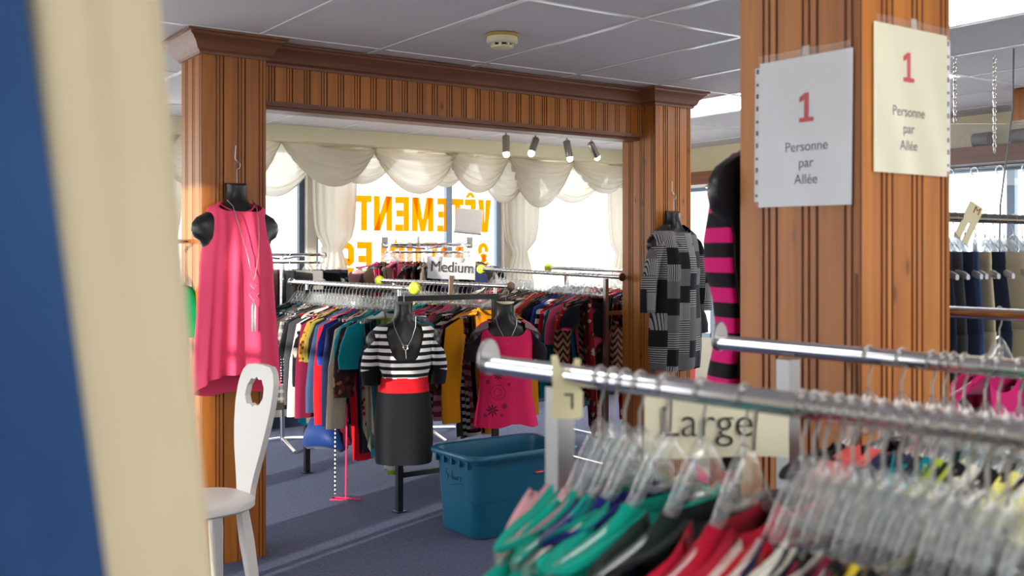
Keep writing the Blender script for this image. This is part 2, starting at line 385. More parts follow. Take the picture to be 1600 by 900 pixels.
MB().rings([[Vector((x, 4.70-o, CH+z)) for o, z in CROWN]+[Vector((x, 4.72, CH)), Vector((x, 4.72, CH-.1))] for x in (1.80, 4.27)], True, True).build('crown_moulding', PINE_X, B, auto=25)
MB().box(1.813, 4.256, 4.688, 4.872, 2.112, 2.134).box(1.813, 4.256, 4.720, 4.84, 2.096, 2.112).build('bottom_strip', PINE_X, B, smooth=False)

# ---- outside the windows
def stone():
    t = NT('pale stone'); v = t.voro(1.6); n = t.noise(9, detail=4)
    t.base(t.ramp(t.math('ADD', v, t.math('MULTIPLY', n, .4)), [(.2, srgb(206,196,188)), (.6, srgb(236,232,228)), (.9, srgb(196,190,182))]), .9); t.bump(n, .4, .05); return t.m
struct(MB().box(-40, 60, -40, 60, -.35, -.15).build('ground', simple('pale pavement', srgb(206,206,204), .9), smooth=False))
struct(MB().box(-8, 30, 19, 20, -.15, 4.6).build('wall_outside', stone(), smooth=False))

# ---- lettering on the window
ORANGE = simple('orange vinyl', srgb(250,172,10), .5)
ORANGE_T = NT('orange vinyl film')
_tr = ORANGE_T.node('ShaderNodeBsdfTranslucent', {0: srgb(255,196,40)}); _df = ORANGE_T.node('ShaderNodeBsdfDiffuse', {0: srgb(250,170,10)})
_mx = ORANGE_T.node('ShaderNodeMixShader', {0: .3}); ORANGE_T.l.new(_tr.outputs[0], _mx.inputs[1]); ORANGE_T.l.new(_df.outputs[0], _mx.inputs[2]); ORANGE_T.l.new(_mx.outputs[0], ORANGE_T.out.inputs[0])
ORANGE = ORANGE_T.m
def ribbon(m, pts, t, X, Y, O, th):
    """a stroke of even width t along pts, as a thin slab"""
    n = len(pts); P = [Vector((a, b, 0)) for a, b in pts]; L = []; Rr = []
    for i in range(n):
        d0 = (P[i]-P[i-1]).normalized() if i else (P[1]-P[0]).normalized(); d1 = (P[i+1]-P[i]).normalized() if i < n-1 else d0
        dm = (d0+d1).normalized(); nm = Vector((-dm.y, dm.x, 0)); k = t/2/max(.4, nm.dot(Vector((-d0.y, d0.x, 0)))); L.append(P[i]+nm*k); Rr.append(P[i]-nm*k)
    Z = X.cross(Y); w = lambda p, e: O + X*p.x + Y*p.y + Z*e
    m.rings([[w(l, 0), w(r, 0), w(r, th), w(l, th)] for l, r in zip(L, Rr)], True, True)
def arc(cx, cy, rx, ry, a0, a1, n=10): return [(cx+rx*cos(math.radians(a0+(a1-a0)*i/n)), cy+ry*sin(math.radians(a0+(a1-a0)*i/n))) for i in range(n+1)]
def letter(ch, zx0, zx1, zb, zt):
    """zx: left and right edge as seen from inside; the letter reads from the street"""
    xa = 5.336 - (1428-zx0)*.0011587; xb = 5.336 - (1428-zx1)*.0011587; W, H = xb-xa, zt-zb; t = .058
    O = Vector((xb, 7.962, zb)); X = Vector((-1,0,0)); Y = Vector((0,0,1)); m = MB(); e = [0]
    def rb(*p): ribbon(m, p, t, X, Y, O + Vector((0, e[0], 0)), .0008); e[0] += .0010
    def poly(*p): m.poly([O + Vector((0, e[0], 0)) + X*a + Y*b for a, b in p], (0,1,0), .0008); e[0] += .0010
    h = t/2
    if ch in 'EÊLB': rb((h,0), (h,H))
    if ch in 'EÊ': rb((t,H-h), (W,H-h)); rb((t,H/2+.004), (W*.92,H/2+.004)); rb((t,h), (W,h))
    if ch == 'L': rb((t,h), (W,h))
    if ch == 'T': rb((0,H-h), (W,H-h)); rb((W/2,0), (W/2,H-t))
    if ch == 'V': poly((0,H), (t*1.08,H), (W/2,H*.27), (W-t*1.08,H), (W,H), (W/2+t*.6,0), (W/2-t*.6,0))
    if ch == 'M': rb((h,0), (h,H)); rb((W-h,0), (W-h,H)); poly((t*.2,H), (t*1.25,H), (W/2,H*.34), (W-t*1.25,H), (W-t*.2,H), (W/2+t*.42,0), (W/2-t*.42,0))
    if ch == 'N': rb((h,0), (h,H)); rb((W-h,0), (W-h,H)); poly((t*.1,H), (t*1.1,H), (W-t*.1,0), (W-t*1.1,0))
    if ch == 'U': rb(*([(h,H)] + arc(W/2, W/2, W/2-h, W/2-h, 180, 360, 14) + [(W-h,H)]))
    if ch == 'B': rb(*([(t,H-h), (W*.5,H-h)] + arc(W*.5, H*.75, W*.5-h, H*.25-h, 90, -90) + [(t,H/2)])); rb(*([(t,H/2), (W*.5,H/2)] + arc(W*.5, H*.25+h*.4, W*.5-h, H*.25-h*.6, 90, -90) + [(t,h)]))
    if ch == 'S': rb(*(arc(W/2, H-W/2, W/2-h, W/2-h, 0, 180, 12) + arc(W*.62, H*.50, W*.62-h, H*.12, 190, 225, 3) + arc(W*.38, H*.50-.03, W*.62-h, H*.12, 45, 10, 3) + arc(W/2, W/2, W/2-h, W/2-h, 0, -180, 12)))
    if ch == '&': t = .042; rb((W*.95,0), (W*.28,H*.66)); rb(*arc(W*.48, H*.78, W*.26, H*.15, 205, -45, 14)); rb((W*.62,H*.66), (W*.26,H*.42)); rb(*(arc(W*.44, H*.25, W*.32, H*.18, 125, 340, 14) + [(W*.93,H*.44)]))
    o = m.build('letter', ORANGE, win2, smooth=False); o['label'] = 'orange letter ' + ('E with accent' if ch == 'Ê' else ch if ch != '&' else 'ampersand')
    if ch == 'Ê':
        xm = (xa+xb)/2; y = 7.962
        pts = [(xm-.056, y, zt+.012), (xm-.020, y, zt+.012), (xm, y, zt+.036), (xm+.020, y, zt+.012), (xm+.056, y, zt+.012), (xm+.02, y, zt+.062), (xm-.02, y, zt+.062)]
        MB().poly(pts, (0,1,0), .0016).build('accent', ORANGE, win2, smooth=False)
for ch, a, b in (('V',1305,1430), ('Ê',1180,1285), ('T',1060,1170), ('E',928,1036), ('M',705,895), ('E',560,680), ('N',380,535), ('T',237,363), ('S',100,225)): letter(ch, a, b, 1.607, 1.908)
for ch, a, b in (('&',1290,1412), ('M',960,1170), ('E',815,930), ('U',660,785), ('B',510,640), ('L',385,490), ('E',243,365), ('S',78,220)): letter(ch, a, b, 1.207, 1.51)

# ---- sheer curtains
def sheer():
    t = NT('sheer fabric'); c = srgb(240,234,222)
    tr = t.node('ShaderNodeBsdfTransparent', {0: (1,1,1,1)}); tl = t.node('ShaderNodeBsdfTranslucent', {0: c}); df = t.node('ShaderNodeBsdfDiffuse', {0: c})
    m0 = t.node('ShaderNodeMixShader', {0: .5}); t.l.new(tl.outputs[0], m0.inputs[1]); t.l.new(df.outputs[0], m0.inputs[2])
    m1 = t.node('ShaderNodeMixShader', {0: .88}); t.l.new(tr.outputs[0], m1.inputs[1]); t.l.new(m0.outputs[0], m1.inputs[2]); t.l.new(m1.outputs[0], t.out.inputs[0]); return t.m
SHEER = sheer()
val = thing('swag_valance', 'sheer cream swagged valance draped along the top of the window', 'curtain', (0,0,0))
def swag(xa, xb, sag, yo, sd):
    """cloth slung between two points of the fascia: a bundle of nested sagging folds, fuller at the bottom"""
    rng = random.Random(sd); nu, nv = 34, 34; rs = []; ph = rng.uniform(0, 6); lean = rng.uniform(-.35, .35); nf = rng.uniform(4.0, 5.5)
    for j in range(nv):
        v = j/(nv-1); r = []
        for i in range(nu):
            u = i/(nu-1); uu = min(1, max(0, u + lean*u*(1-u))); cat = (4*uu*(1-uu))**.80
            x = xa + (xb-xa)*(.5 + (u-.5)*(1 - .10*v)); z = 2.30 - .015*v - cat*(.02 + (sag-.02)*v**.85)
            fd = sin(2*pi*nf*v + ph + 1.6*sin(2.6*u+ph)); env = .25 + .75*cat
            y = yo - .02 - .075*cat*sin(pi*min(1, .15+v*.9)) + .020*fd*env
            r.append(Vector((x, y, z - .010*fd*env)))
        rs.append(r)
    for k in range(1, 5):      # the lower edge rolls under and back up behind
        r = [p + Vector((0, .020*k, .018*k*k*.35 - .004*k)) for p in rs[nv-1]]; rs.append(r)
    MB().rings(rs, closed=False).build('swag', SHEER, val, auto=180)
sw = [(1.60,2.40,.34), (2.05,2.95,.38), (2.50,3.20,.40), (2.80,3.60,.42), (3.15,4.05,.32), (3.58,4.35,.30), (3.95,4.85,.36), (4.45,5.05,.28), (4.68,5.40,.34), (5.05,5.75,.40), (5.35,6.15,.44), (5.70,6.72,.38), (6.05,6.9,.28), (6.60,7.15,.24)]
for i, (a, b, s) in enumerate(sw): swag(a, b, s, 7.82 if i % 2 else 7.74, i+3)
def tail(x, wt, wk, zk, zb, y, label, seed, gap=0):
    rng = random.Random(seed); rs = []; N = 56; ph = rng.uniform(0, 6)
    prof = [(2.30, wt*.92), (2.1, wt), (1.85, wt*.98), (1.66, wt*.92), (zk+.10, wt*.80), (zk+.045, wt*.60), (zk+.015, wk*1.3), (zk-.015, wk), (zk-.06, wk*1.25), (zk-.16, wk*1.7), (zk-.3, wk*2.1), (zb, wk*2.3)]
    for z, hw in prof:
        r = []; dk = hw/wt
        for j in range(N):
            a = 2*pi*j/N; f = 1 + .13*sin(a*13 + ph) + .05*sin(a*5 + 2*ph)
            sh = (-.10*wt*(1-dk)) if z > zk else -.1*wt
            r.append(Vector((x + hw*cos(a)*(1+.02*sin(9*a)) + sh, y + (.05+.12*hw)*sin(a)*f - .012*sin(a*13+ph), z - (.02*sin(a+ph) if zk-.02 < z < zk+.12 else 0))))
        rs.append(r)
    o = MB().rings(rs).build('tied_curtain', SHEER, auto=180); tag(o, label, 'curtain', 'knotted sheer curtains')
    return o
tail(3.71, .20, .075, 1.46, .5, 7.87, 'knotted sheer curtain covering the first letters beside the lettered pane', 1)
tail(5.62, .20, .07, 1.43, .5, 7.87, 'knotted sheer curtain between the lettered pane and the plain one', 2)
tail(6.88, .20, .07, 1.40, .5, 7.87, 'sheer curtain in the corner behind the far pillar', 3)
tail(2.25, .20, .07, 1.46, .5, 7.87, 'sheer curtain behind the pillar of the coral dress', 4)
# grommet curtain on the right wall
gc = thing('grommet_curtain', 'pale blue see-through cafe curtain with metal grommets by the chains', 'curtain', (7.06, 0, -.05))
rs = []
for z in (2.085, 2.03, 1.98): rs.append([Vector((.02*sin(i*.9), 2.2+.06*i, z + (.012*sin(i*.7) if z < 2 else 0))) for i in range(76)])
MB().rings(rs, closed=False).build('cloth', clear('blue sheer', (.75,.86,.92,1), .35, .3, 1.2, srgb(150,185,200)), gc, auto=180)
for i in range(24):
    y = 2.3+.19*i; MB().tube([(-.03, y+.028*cos(a*pi/8), 2.055+.028*sin(a*pi/8)) for a in range(16)], .006, 6, closed=True).build('grommet', SILVER, gc)
MB().cyl((0, 2.1, 2.085), (0, 6.9, 2.085), .012).build('rod', SILVER, gc)
# plexiglass guard on chains, thin cable
def chain(x, y, z0, z1, label):
    m = MB(); n = int((z1-z0)/.022)
    for k in range(n):
        z = z1 - .011 - k*.022
        m.tube([(x+(.008*cos(a*pi/5) if k % 2 else 0), y+(0 if k % 2 else .008*cos(a*pi/5)), z+.015*sin(a*pi/5)) for a in range(10)], .0028, 5, closed=True)
    o = m.build('chain', SILVER); o['kind'] = 'thing'; tag(o, label, 'chain', 'chains of the clear guard'); return o
def at(px, py, d):
    X = (px-800)/1612*d; return Vector((X*.8192+d*.5736, -X*.5736+d*.8192, 1.4-(py-398)/1612*d))
c1 = at(1492, 190, 5.2); c2 = at(1554, 220, 5.2)
chain(c1.x, c1.y, 2.05, 2.40, 'steel chain holding the clear guard beside the cream sign')
chain(c2.x, c2.y, 1.90, 2.40, 'steel chain holding the clear guard beside the thin cable')
dv = (c2-c1).normalized(); nv = Vector((-dv.y, dv.x, 0)); a = c1 - dv*.25; b = c2 + dv*.9
MB().add([(a.x,a.y,1.75), (b.x,b.y,1.75), (b.x,b.y,2.06), (a.x,a.y,2.06)] + [(a.x+nv.x*.004,a.y+nv.y*.004,1.75), (b.x+nv.x*.004,b.y+nv.y*.004,1.75), (b.x+nv.x*.004,b.y+nv.y*.004,2.06), (a.x+nv.x*.004,a.y+nv.y*.004,2.06)],
    [(0,1,2,3), (7,6,5,4), (0,4,5,1), (1,5,6,2), (2,6,7,3), (3,7,4,0)]).build('clear_guard', PLEXI, smooth=False)
tag(bpy.data.objects['clear_guard'], 'clear plexiglass guard hanging on two steel chains', 'guard')
k1 = at(1584, 143, 5.0); k2 = at(1563, 320, 4.6)
tag(MB().tube([(k1.x,k1.y,2.40), (k1.x-.01,k1.y,2.1), (k2.x,k2.y,1.62), (k2.x-.01,k2.y,1.3)], .004, 6).build('cable', simple('grey cable', srgb(96,98,104), .5)), 'thin grey cable slanting down from the ceiling past the chains', 'cable')
e = at(1594, 174, 6.2); struct(MB().box(e.x+.02, e.x+.5, e.y-.06, e.y+.06, e.z-.05, 2.40).build('trim_4', PINE, smooth=False), 'short pine beam end at the ceiling')

# ---- track lights, smoke detector
BULB = emit('warm bulb', (1, .78, .42, 1), 40.0); BULBW = emit('white bulb', (1, .95, .85, 1), 40.0)
NICKEL = chrome_m('dark nickel', (.30,.27,.24,1), .35)
tr = thing('track_light', 'black ceiling track with four lit spotlights before the cream fascia', 'track light', (4.58, 6.71, 0))
MB().box(0, 1.02, -.018, .018, 2.372, 2.40).build('track', NICKEL, tr, smooth=False)
def spot(parent, x, y, dirv, bulb, L=.12, zt=2.372):
    p = Vector((x, y, zt)); q = p + Vector((0,0,-.05)); d = Vector(dirv).normalized(); a = q - d*.02; b = q + d*L
    h = MB().cyl(p, q, .007, 8).tube([a, a+d*.008, b], [.024, .030, .030], 18).build('spot_head', NICKEL, parent)
    MB().ball(b + d*.012, .026, 14).build('bulb', bulb, h)
    return b + d*.045
spots = [(.06, (-.08,-.15,-1), BULB), (.35, (-.55,-.25,-.95), BULB), (.67, (.16,-.12,-1), BULBW), (.93, (.72,.2,-.85), BULB)]
for x, d, bm_ in spots:
    e = spot(tr, x, 0, d, bm_)
    ld = bpy.data.lights.new('spot_lamp', 'SPOT'); lo = bpy.data.objects.new('spot_lamp', ld); COL.objects.link(lo); lo.parent = tr
    ld.energy = 26; ld.color = (1, .82, .55); ld.spot_size = 1.9; ld.spot_blend = .8; ld.shadow_soft_size = .03
    lo.location = e; lo.rotation_euler = Vector(d).to_track_quat('-Z', 'Y').to_euler()
p = at(252, 203, 6.9)
sl = thing('spotlight', 'small lit ceiling spotlight behind the pillar of the coral dress', 'spotlight', (p.x, p.y, 0))
spot(sl, 0, 0, (-.2,-.4,-1), BULBW, L=.07, zt=2.40)
sd_ = thing('smoke_detector', 'round cream smoke detector on the ceiling before the beam', 'smoke detector', (2.655, 3.87, CH))
IV = simple('ivory plastic', srgb(226,216,176), .45)
MB().lathe([(.02,0), (.074,0), (.074,-.010), (.070,-.012)]).build('base', simple('amber plastic', srgb(190,150,60), .5), sd_)
MB().lathe([(.060,-.010), (.070,-.012), (.071,-.036), (.064,-.042), (.03,-.042)], n=32).build('body', IV, sd_)
MB().lathe([(.030,-.040), (.042,-.041), (.042,-.054), (.03,-.054)]).build('chamber', BLACK, sd_)
m = MB()
for k in range(8): a = 2*pi*k/8; m.box(-.006, .006, .042, .052, -.056, -.040, M=Matrix.Rotation(a, 4, 'Z'))
m.build('fin', IV, sd_, smooth=False); MB().lathe([(.05,-.052), (.048,-.060), (.03,-.064), (.005,-.065)]).build('cap', IV, sd_)

# ================================================================ hangers, garments, racks
def hz(x):
    x = abs(x); return -.056 - .066*(1-exp(-(x/.056)**1.8)) - .25*x
def hanger_meshes():
    body = MB(); rs = []; n = 26
    for i in range(n+1):
        x = -.205 + .41*i/n; z = hz(x); h = .012 if abs(x) > .06 else .019; t = .0060
        if abs(x) > .195: h *= .7
        rs.append([Vector((x, t*a, z - .012 + h*b)) for a, b in ((-1,-.6), (-.35,-1), (.35,-1), (1,-.6), (1,.6), (.35,1), (-.35,1), (-1,.6))])
    body.rings(rs, True, True)
    body.box(-.011, .011, -.004, .004, -.118, -.070); body.tube([(-.045,0,-.112), (-.02,0,-.120), (.02,0,-.120), (.045,0,-.112)], .005, 6)
    hk = MB(); pts = [(.0165*cos(a), 0, .0165*sin(a)) for a in [pi*1.12 - pi*1.42*i/14 for i in range(15)]]
    pts = [Vector(p) for p in pts]; pts += [Vector((.006, 0, -.024)), Vector((0, 0, -.034)), Vector((0,0,-.066))]
    hk.tube(pts, .0017, 6); return body, hk
_hb, _hk = hanger_meshes(); HB = HK = None
def hanger(pos, rz, label, group, mat=None, hook_turn=0, dz=0):
    global HB, HK
    if HB is None:
        o = _hb.build('hanger', HANGER, None, auto=60); HB = o.data; h = _hk.build('hook', WIRE, o); HK = h.data
    else:
        o = link('hanger', HB); h = link('hook', HK, o)
        if mat: o.material_slots[0].link = 'OBJECT'; o.material_slots[0].material = mat
    o.location = pos; o.rotation_euler = (0, 0, rz); tag(o, label, 'hanger', group); return o
def garment(name, mat, pos, rz, L=.75, sl=.2, hw=.2, hem=.215, th=.017, neck=.05, seed=0, fold=.014, N=36, sleeve_mat=None, waist=1.0, slit=0, sw=.075, swing=1.0, out=None, pw=.6):
    rng = random.Random(seed); ph, ph2, k = rng.uniform(0, 6), rng.uniform(0, 6), rng.uniform(22, 38); rs = []; skx, sky = rng.uniform(-.05, .05)*swing, rng.uniform(-.05, .05)*swing
    rows = [(a, None) for a in (.072, .085, .12, .16, hw)]
    def ringpts(a, z, t, A, drop, tilt=0, hemw=0):
        r = []
        for j in range(N):
            q = 2*pi*j/N; c, s = cos(q), sin(q)
            x = a*math.copysign(abs(c)**.75, c); y = t*math.copysign(abs(s)**pw, s); dn = max(0, -z-.2)
            y += A*sin(k*x+ph+z*2) + .6*A*sin(k*.43*x+ph2)
            x += dn*skx + .012*sin(z*11+ph2)*min(1, dn*4); y += dn*sky
            zz = z if drop is None else (hz(x)-.002+drop*0 if abs(x) >= .07 else z)
            if drop: zz = z - drop*max(0, 1-(x/a)**2)*(1.0 if s < 0 else .35)
            r.append(Vector((x, y, zz + hemw*sin(3*q+ph2))))
        return r
    z0 = hz(.075)
    rs.append(ringpts(.078, z0+.002, .012, 0, neck)); rs.append(ringpts(.088, hz(.088)+.001, .014, .001, neck*.8))
    rs.append(ringpts(.12, hz(.12)-.002, th*.9, .002, neck*.45)); rs.append(ringpts(.165, hz(.165)-.004, th, .003, neck*.15)); rs.append(ringpts(hw, hz(hw)-.012, th, .003, 0))
    zs = hz(hw)-.012; M = 9
    for i in range(1, M+1):
        f = i/M; z = zs + (-L - zs)*f
        a = hw*(.97 + .03*cos(f*6)) + (hem-hw)*f; a *= 1 - (1-waist)*sin(pi*min(1, f*1.3))
        rs.append(ringpts(a, z, th*(1+.35*f), fold*(.35+.65*f), None, hemw=.012 if i == M else 0)) if False else rs.append(ringpts(a, z, th*(1+.35*f), fold*(.35+.65*f), 0, hemw=.010 if i == M else 0))
    o = MB().rings(rs).build(name, mat, auto=180); o.location = pos; o.rotation_euler = (0, 0, rz)
    if sl > 0:
        for sg in (-1, 1):
            out_ = rng.uniform(.035, .075) if out is None else out; bow = rng.uniform(-.012, .012)
            P = [Vector((sg*(hw-.03), 0, zs-.055)), Vector((sg*(hw+.012), 0, zs-.07)), Vector((sg*(hw+.028+out_*.3), bow, zs-.075-sl*.35)), Vector((sg*(hw+.02+out_*.7), bow, zs-.06-sl*.7)), Vector((sg*(hw+.015+out_*.8), bow*2, zs-.05-sl))]
            W = [.066, .070, sw*.9, sw*.82, sw*.78]; srs = []; n = 16
            for i, p in enumerate(P):
                d = (P[min(i+1, 4)] - P[max(i-1, 0)]).normalized(); ac = Vector((-d.z, 0, d.x)); q = []
                if i == 0: ac = Vector((0,0,-1)) if sg < 0 else Vector((0,0,1)); 
                for j in range(n):
                    g = 2*pi*j/n; q.append(p + ac*W[i]*cos(g) + Vector((0, th*1.0*sin(g) + .004*sin(5*g+ph+i), 0)))
                srs.append(q)
            MB().rings(srs).build('sleeve', sleeve_mat or mat, o, auto=180)
    return o
def trousers(name, mat, pos, rz, L=1.0, hw=.17, seed=0, th=.02, z0=-.115, parts=True):
    rng = random.Random(seed); ph = rng.uniform(0, 6); N = 28
    def ring(cx, a, z, t):
        return [Vector((cx + a*math.copysign(abs(cos(2*pi*j/N))**.8, cos(2*pi*j/N)), t*sin(2*pi*j/N) + .005*sin(30*(cx+a*cos(2*pi*j/N))+ph), z)) for j in range(N)]
    o = MB().rings([ring(0, hw, z0, th*.8), ring(0, hw*1.03, z0-.05, th), ring(0, hw*1.12, z0-.16, th*1.1), ring(0, hw*1.16, z0-.27, th*1.1)], False, True).build(name, mat, auto=180)
    o.location = pos; o.rotation_euler = (0, 0, rz)
    for sg in (-1, 1):
        MB().rings([ring(sg*hw*.58, hw*.58, z0-.24, th*1.05), ring(sg*hw*.57, hw*.54, z0-.45, th), ring(sg*hw*.55, hw*.47, z0-.7, th), ring(sg*hw*.54, hw*.45, -L, th)]).build('trouser_leg', mat, o, auto=180)
    if parts:
        MB().rings([ring(0, hw*1.015, z0+.004, th*.8+.002), ring(0, hw*1.03, z0-.035, th+.002)]).build('waistband', mat, o, auto=180)
    return o
TEN = 'first second third fourth fifth sixth seventh eighth ninth tenth eleventh twelfth thirteenth fourteenth fifteenth sixteenth seventeenth eighteenth nineteenth twentieth'.split()
ORD = TEN + ['twenty-' + w for w in TEN[:9]] + ['thirtieth'] + ['thirty-' + w for w in TEN[:9]]
_fab = {}
def fab(desc):
    return _fab[desc]
def F(desc, *a, **k): _fab[desc] = fabric(desc, *a, **k)
K = srgb
F('black', K(22,22,26)); F('soft black', K(30,31,36)); F('charcoal', K(66,66,70)); F('grey', K(120,118,116)); F('taupe', K(118,104,92)); F('brown', K(72,52,44))
F('cream', K(222,208,180), 'knit', bump=.6); F('ivory', K(232,228,214)); F('white lace', K(226,220,206), 'dots', K(190,180,164), s=70)
F('navy', K(30,38,74)); F('royal blue', K(32,62,150)); F('denim', K(54,76,112)); F('dark denim', K(32,40,58)); F('teal', K(0,128,140)); F('emerald', K(0,172,150)); F('turquoise', K(20,168,190))
F('red', K(206,22,38)); F('crimson', K(196,16,52)); F('maroon', K(128,26,62)); F('magenta', K(206,24,110)); F('pale pink', K(228,170,176)); F('blush', K(232,206,200)); F('coral', K(236,96,90)); F('rose', K(222,90,130))
F('mustard', K(228,150,16)); F('yellow', K(238,208,60)); F('lemon', K(238,232,130)); F('olive', K(134,128,60)); F('green', K(30,110,80)); F('bright green', K(0,160,96)); F('lime', K(176,196,60)); F('purple', K(86,40,120)); F('plum', K(74,34,60)); F('khaki', K(186,168,130)); F('sand', K(206,190,158)); F('rust', K(150,66,36)); F('dark green', K(30,44,40))
F('monochrome striped', K(20,20,22), 'stripes', K(226,224,220), s=24); F('maroon striped', K(150,34,72), 'stripes', K(206,150,160), s=16); F('ivory pinstriped', K(226,222,216), 'stripes', K(40,40,44), s=16)
F('brown tiger striped', K(150,104,70), 'zig', K(34,24,22), s=22); F('colour striped', K(24,150,190), 'multi', K(160,196,60), K(230,236,230), s=3.6)
F('grey and white floral', K(92,92,92), 'floral', K(214,208,200), K(40,40,42), s=22); F('green floral', K(30,70,56), 'floral', K(90,180,120), K(200,60,60), s=16); F('black floral', K(20,20,24), 'floral', K(190,60,70), K(210,200,190), s=14)
F('black rose print', K(16,16,24), 'floral', K(206,70,96), K(22,22,30), s=8); F('brown paisley', K(54,34,32), 'floral', K(150,110,80), K(110,40,46), s=26); F('turquoise floral', K(28,36,120), 'floral', K(0,160,190), K(196,206,40), s=9)
F('red floral', K(170,28,34), 'floral', K(226,200,180), K(120,16,24), s=26); F('black polka dot', K(20,22,32), 'dots', K(220,220,226), s=62); F('bubble dot', K(206,190,160), 'bigdots', K(200,30,36), K(236,230,224), s=30)
F('leopard print', K(186,134,50), 'leopard', K(30,22,16), K(110,70,24), s=46); F('grey plaid', K(70,70,76), 'plaid', K(170,166,160), s=22); F('blue plaid', K(40,60,110), 'plaid', K(150,170,200), s=20); F('dark speckled', K(40,40,46), 'dots', K(130,130,140), s=90); F('navy leaf print', K(30,42,58), 'floral', K(70,90,100), K(36,50,66), s=16)
F('purple swirl', K(60,30,110), 'floral', K(220,220,230), K(20,20,40), s=20)
KIND = {'tee': dict(sl=.20, L=.70), 'top': dict(sl=.36, L=.72), 'long': dict(sl=.54, L=.74), 'tank': dict(sl=0, L=.72, hw=.165, hem=.20), 'cardigan': dict(sl=.54, L=.86, hem=.22), 'dress': dict(sl=.18, L=.98, hem=.25, waist=.9), 'shirt': dict(sl=.48, L=.76)}
NOUN = {'tee': 'tee', 'top': 'top', 'long': 'jersey top', 'tank': 'tank top', 'cardigan': 'cardigan', 'dress': 'dress', 'shirt': 'shirt'}
NAME = {'tee': 'tee_shirt', 'top': 'top', 'long': 'jersey_top', 'tank': 'tank_top', 'cardigan': 'cardigan', 'dress': 'dress', 'shirt': 'shirt'}
def hang(i, spec, pos, rz, end, where, group, seed, **kw):
    col, kind = spec[0], spec[1]; over = dict(KIND.get(kind, {})); over.update(spec[2] if len(spec) > 2 else {}); over.update(kw)
    rng = random.Random(seed); rz2 = rz + rng.uniform(-.06, .06)
    hanger(pos, rz2 , f'clear hanger with {ORD[i]} garment from {end} {where}', group[0], HANGER2 if kind in ('jeans', 'trousers') and 'dark' in where else None)
    if kind in ('jeans', 'trousers', 'skirt'):
        o = trousers(kind, fab(col), pos, rz2, seed=seed, **{k: v for k, v in over.items() if k in ('L', 'hw', 'th')}); noun = kind
    else:
        over['L'] = over['L']*rng.uniform(.90, 1.07); o = garment(NAME[kind], fab(col), pos, rz2, seed=seed, **over); noun = NOUN[kind]
    tag(o, f'{col} {noun}, {ORD[i]} garment from {end} {where}', 'trousers' if kind in ('jeans', 'trousers') else 'garment', group[1]); return o
def ball(pos, label):
    t = NT('tennis felt') if 'tennis felt' not in bpy.data.materials else None
    if t: t.base(t.mix(t.noise(60), srgb(206,218,60), srgb(184,198,50)), .95); t.bump(t.noise(300), .6, .003)
    o = MB().ball((0,0,0), .034, 20).build('tennis_ball', bpy.data.materials['tennis felt'], loc=pos)
    m = MB().tube([(.0345*cos(a)*cos(.45*sin(2*a)), .0345*sin(a)*cos(.45*sin(2*a)), .0345*sin(.45*sin(2*a))) for a in [2*pi*i/32 for i in range(32)]], .0014, 5, closed=True)
    m.build('seam', WHITE, o); return tag(o, label, 'tennis ball', 'tennis balls on rail ends')
def bar(m, x0, x1, y0, y1, z0, z1): m.box(min(x0,x1), max(x0,x1), min(y0,y1), max(y0,y1), z0, z1); return m
def endcap(p, d, mat, parent, r=.026):
    d = Vector(d).normalized(); p = Vector(p); MB().tube([p-d*.006, p-d*.003, p+d*.004, p+d*.007], [r*.85, r, r, r*.8], 20).build('end_cap', mat, parent)
# ---- Medium rack: two rails on black legs
R = thing('clothes_rack', 'two-rail clothes rack with black legs carrying the Medium sign', 'clothes rack', (0,0,0), 0)
for x, y0, y1 in ((2.72, 4.80, 6.42), (3.35, 4.80, 6.36)):
    MB().cyl((x, y0, 1.22), (x, y1, 1.22), .0135, 18).build('rail', CHROME, R)
    for y in (4.955, 6.18):
        bar(MB(), x-.016, x+.016, y-.016, y+.016, .0, 1.175).box(x-.03, x+.03, y-.03, y+.03, 0, .006).build('leg', BLACKMETAL, R, smooth=False)
        MB().cyl((x, y, 1.17), (x, y, 1.21), .01, 10).build('rail_post', CHROME, R)
for y in (4.955, 6.18):
    MB().box(2.736, 3.334, y-.015, y+.015, 1.145, 1.175).build('crossbar', BLACKMETAL, R, smooth=False)
    MB().box(2.736, 3.334, y-.014, y+.014, .185, .213).build('stretcher', BLACKMETAL, R, smooth=False)
endcap((3.35, 4.795, 1.22), (0,-1,0), BRONZE, R); endcap((2.72, 6.425, 1.22), (0,1,0), CHROME, R)
ball((2.72, 4.785, 1.222), 'tennis ball on the rail end above the striped dress')
ball((3.35, 6.385, 1.222), 'tennis ball on the rail end left of the Medium sign')
m1 = [('colour striped','tank',{'L':1.04,'hem':.19}), ('teal','tee'), ('brown paisley','top',{'L':.9}), ('turquoise','dress',{'L':.98,'sl':.15}), ('cream','cardigan',{'L':.94}), ('bubble dot','tank',{'L':.92}), ('navy','long',{'L':.9}), ('royal blue','tee',{'L':.8}), ('red','cardigan',{'L':.96}), ('denim','shirt'), ('black','dress',{'L':.94}),
      ('olive','tee',{'L':.66}), ('leopard print','tee'), ('maroon','cardigan',{'L':.92}), ('black floral','top'), ('ivory','long',{'L':.86}), ('red','tank',{'L':.92}), ('charcoal','shirt',{'L':.9}), ('black','tee'), ('black polka dot','top',{'L':.8}), ('grey plaid','shirt'), ('taupe','long',{'L':.88}), ('grey and white floral','top'), ('green floral','dress',{'L':.95}), ('turquoise','top',{'L':.9}), ('soft black','long'), ('black','cardigan'), ('black','long'), ('charcoal','long')]
W1 = 'on rail behind striped dress mannequin'
for i, s in enumerate(m1): hang(i, s, (2.72, 5.005+.047*i if i < 25 else 5.005+.047*i, 1.22), 0, 'ball end', W1, ('hangers on the striped dress rail', 'clothes on the striped dress rail'), 100+i)
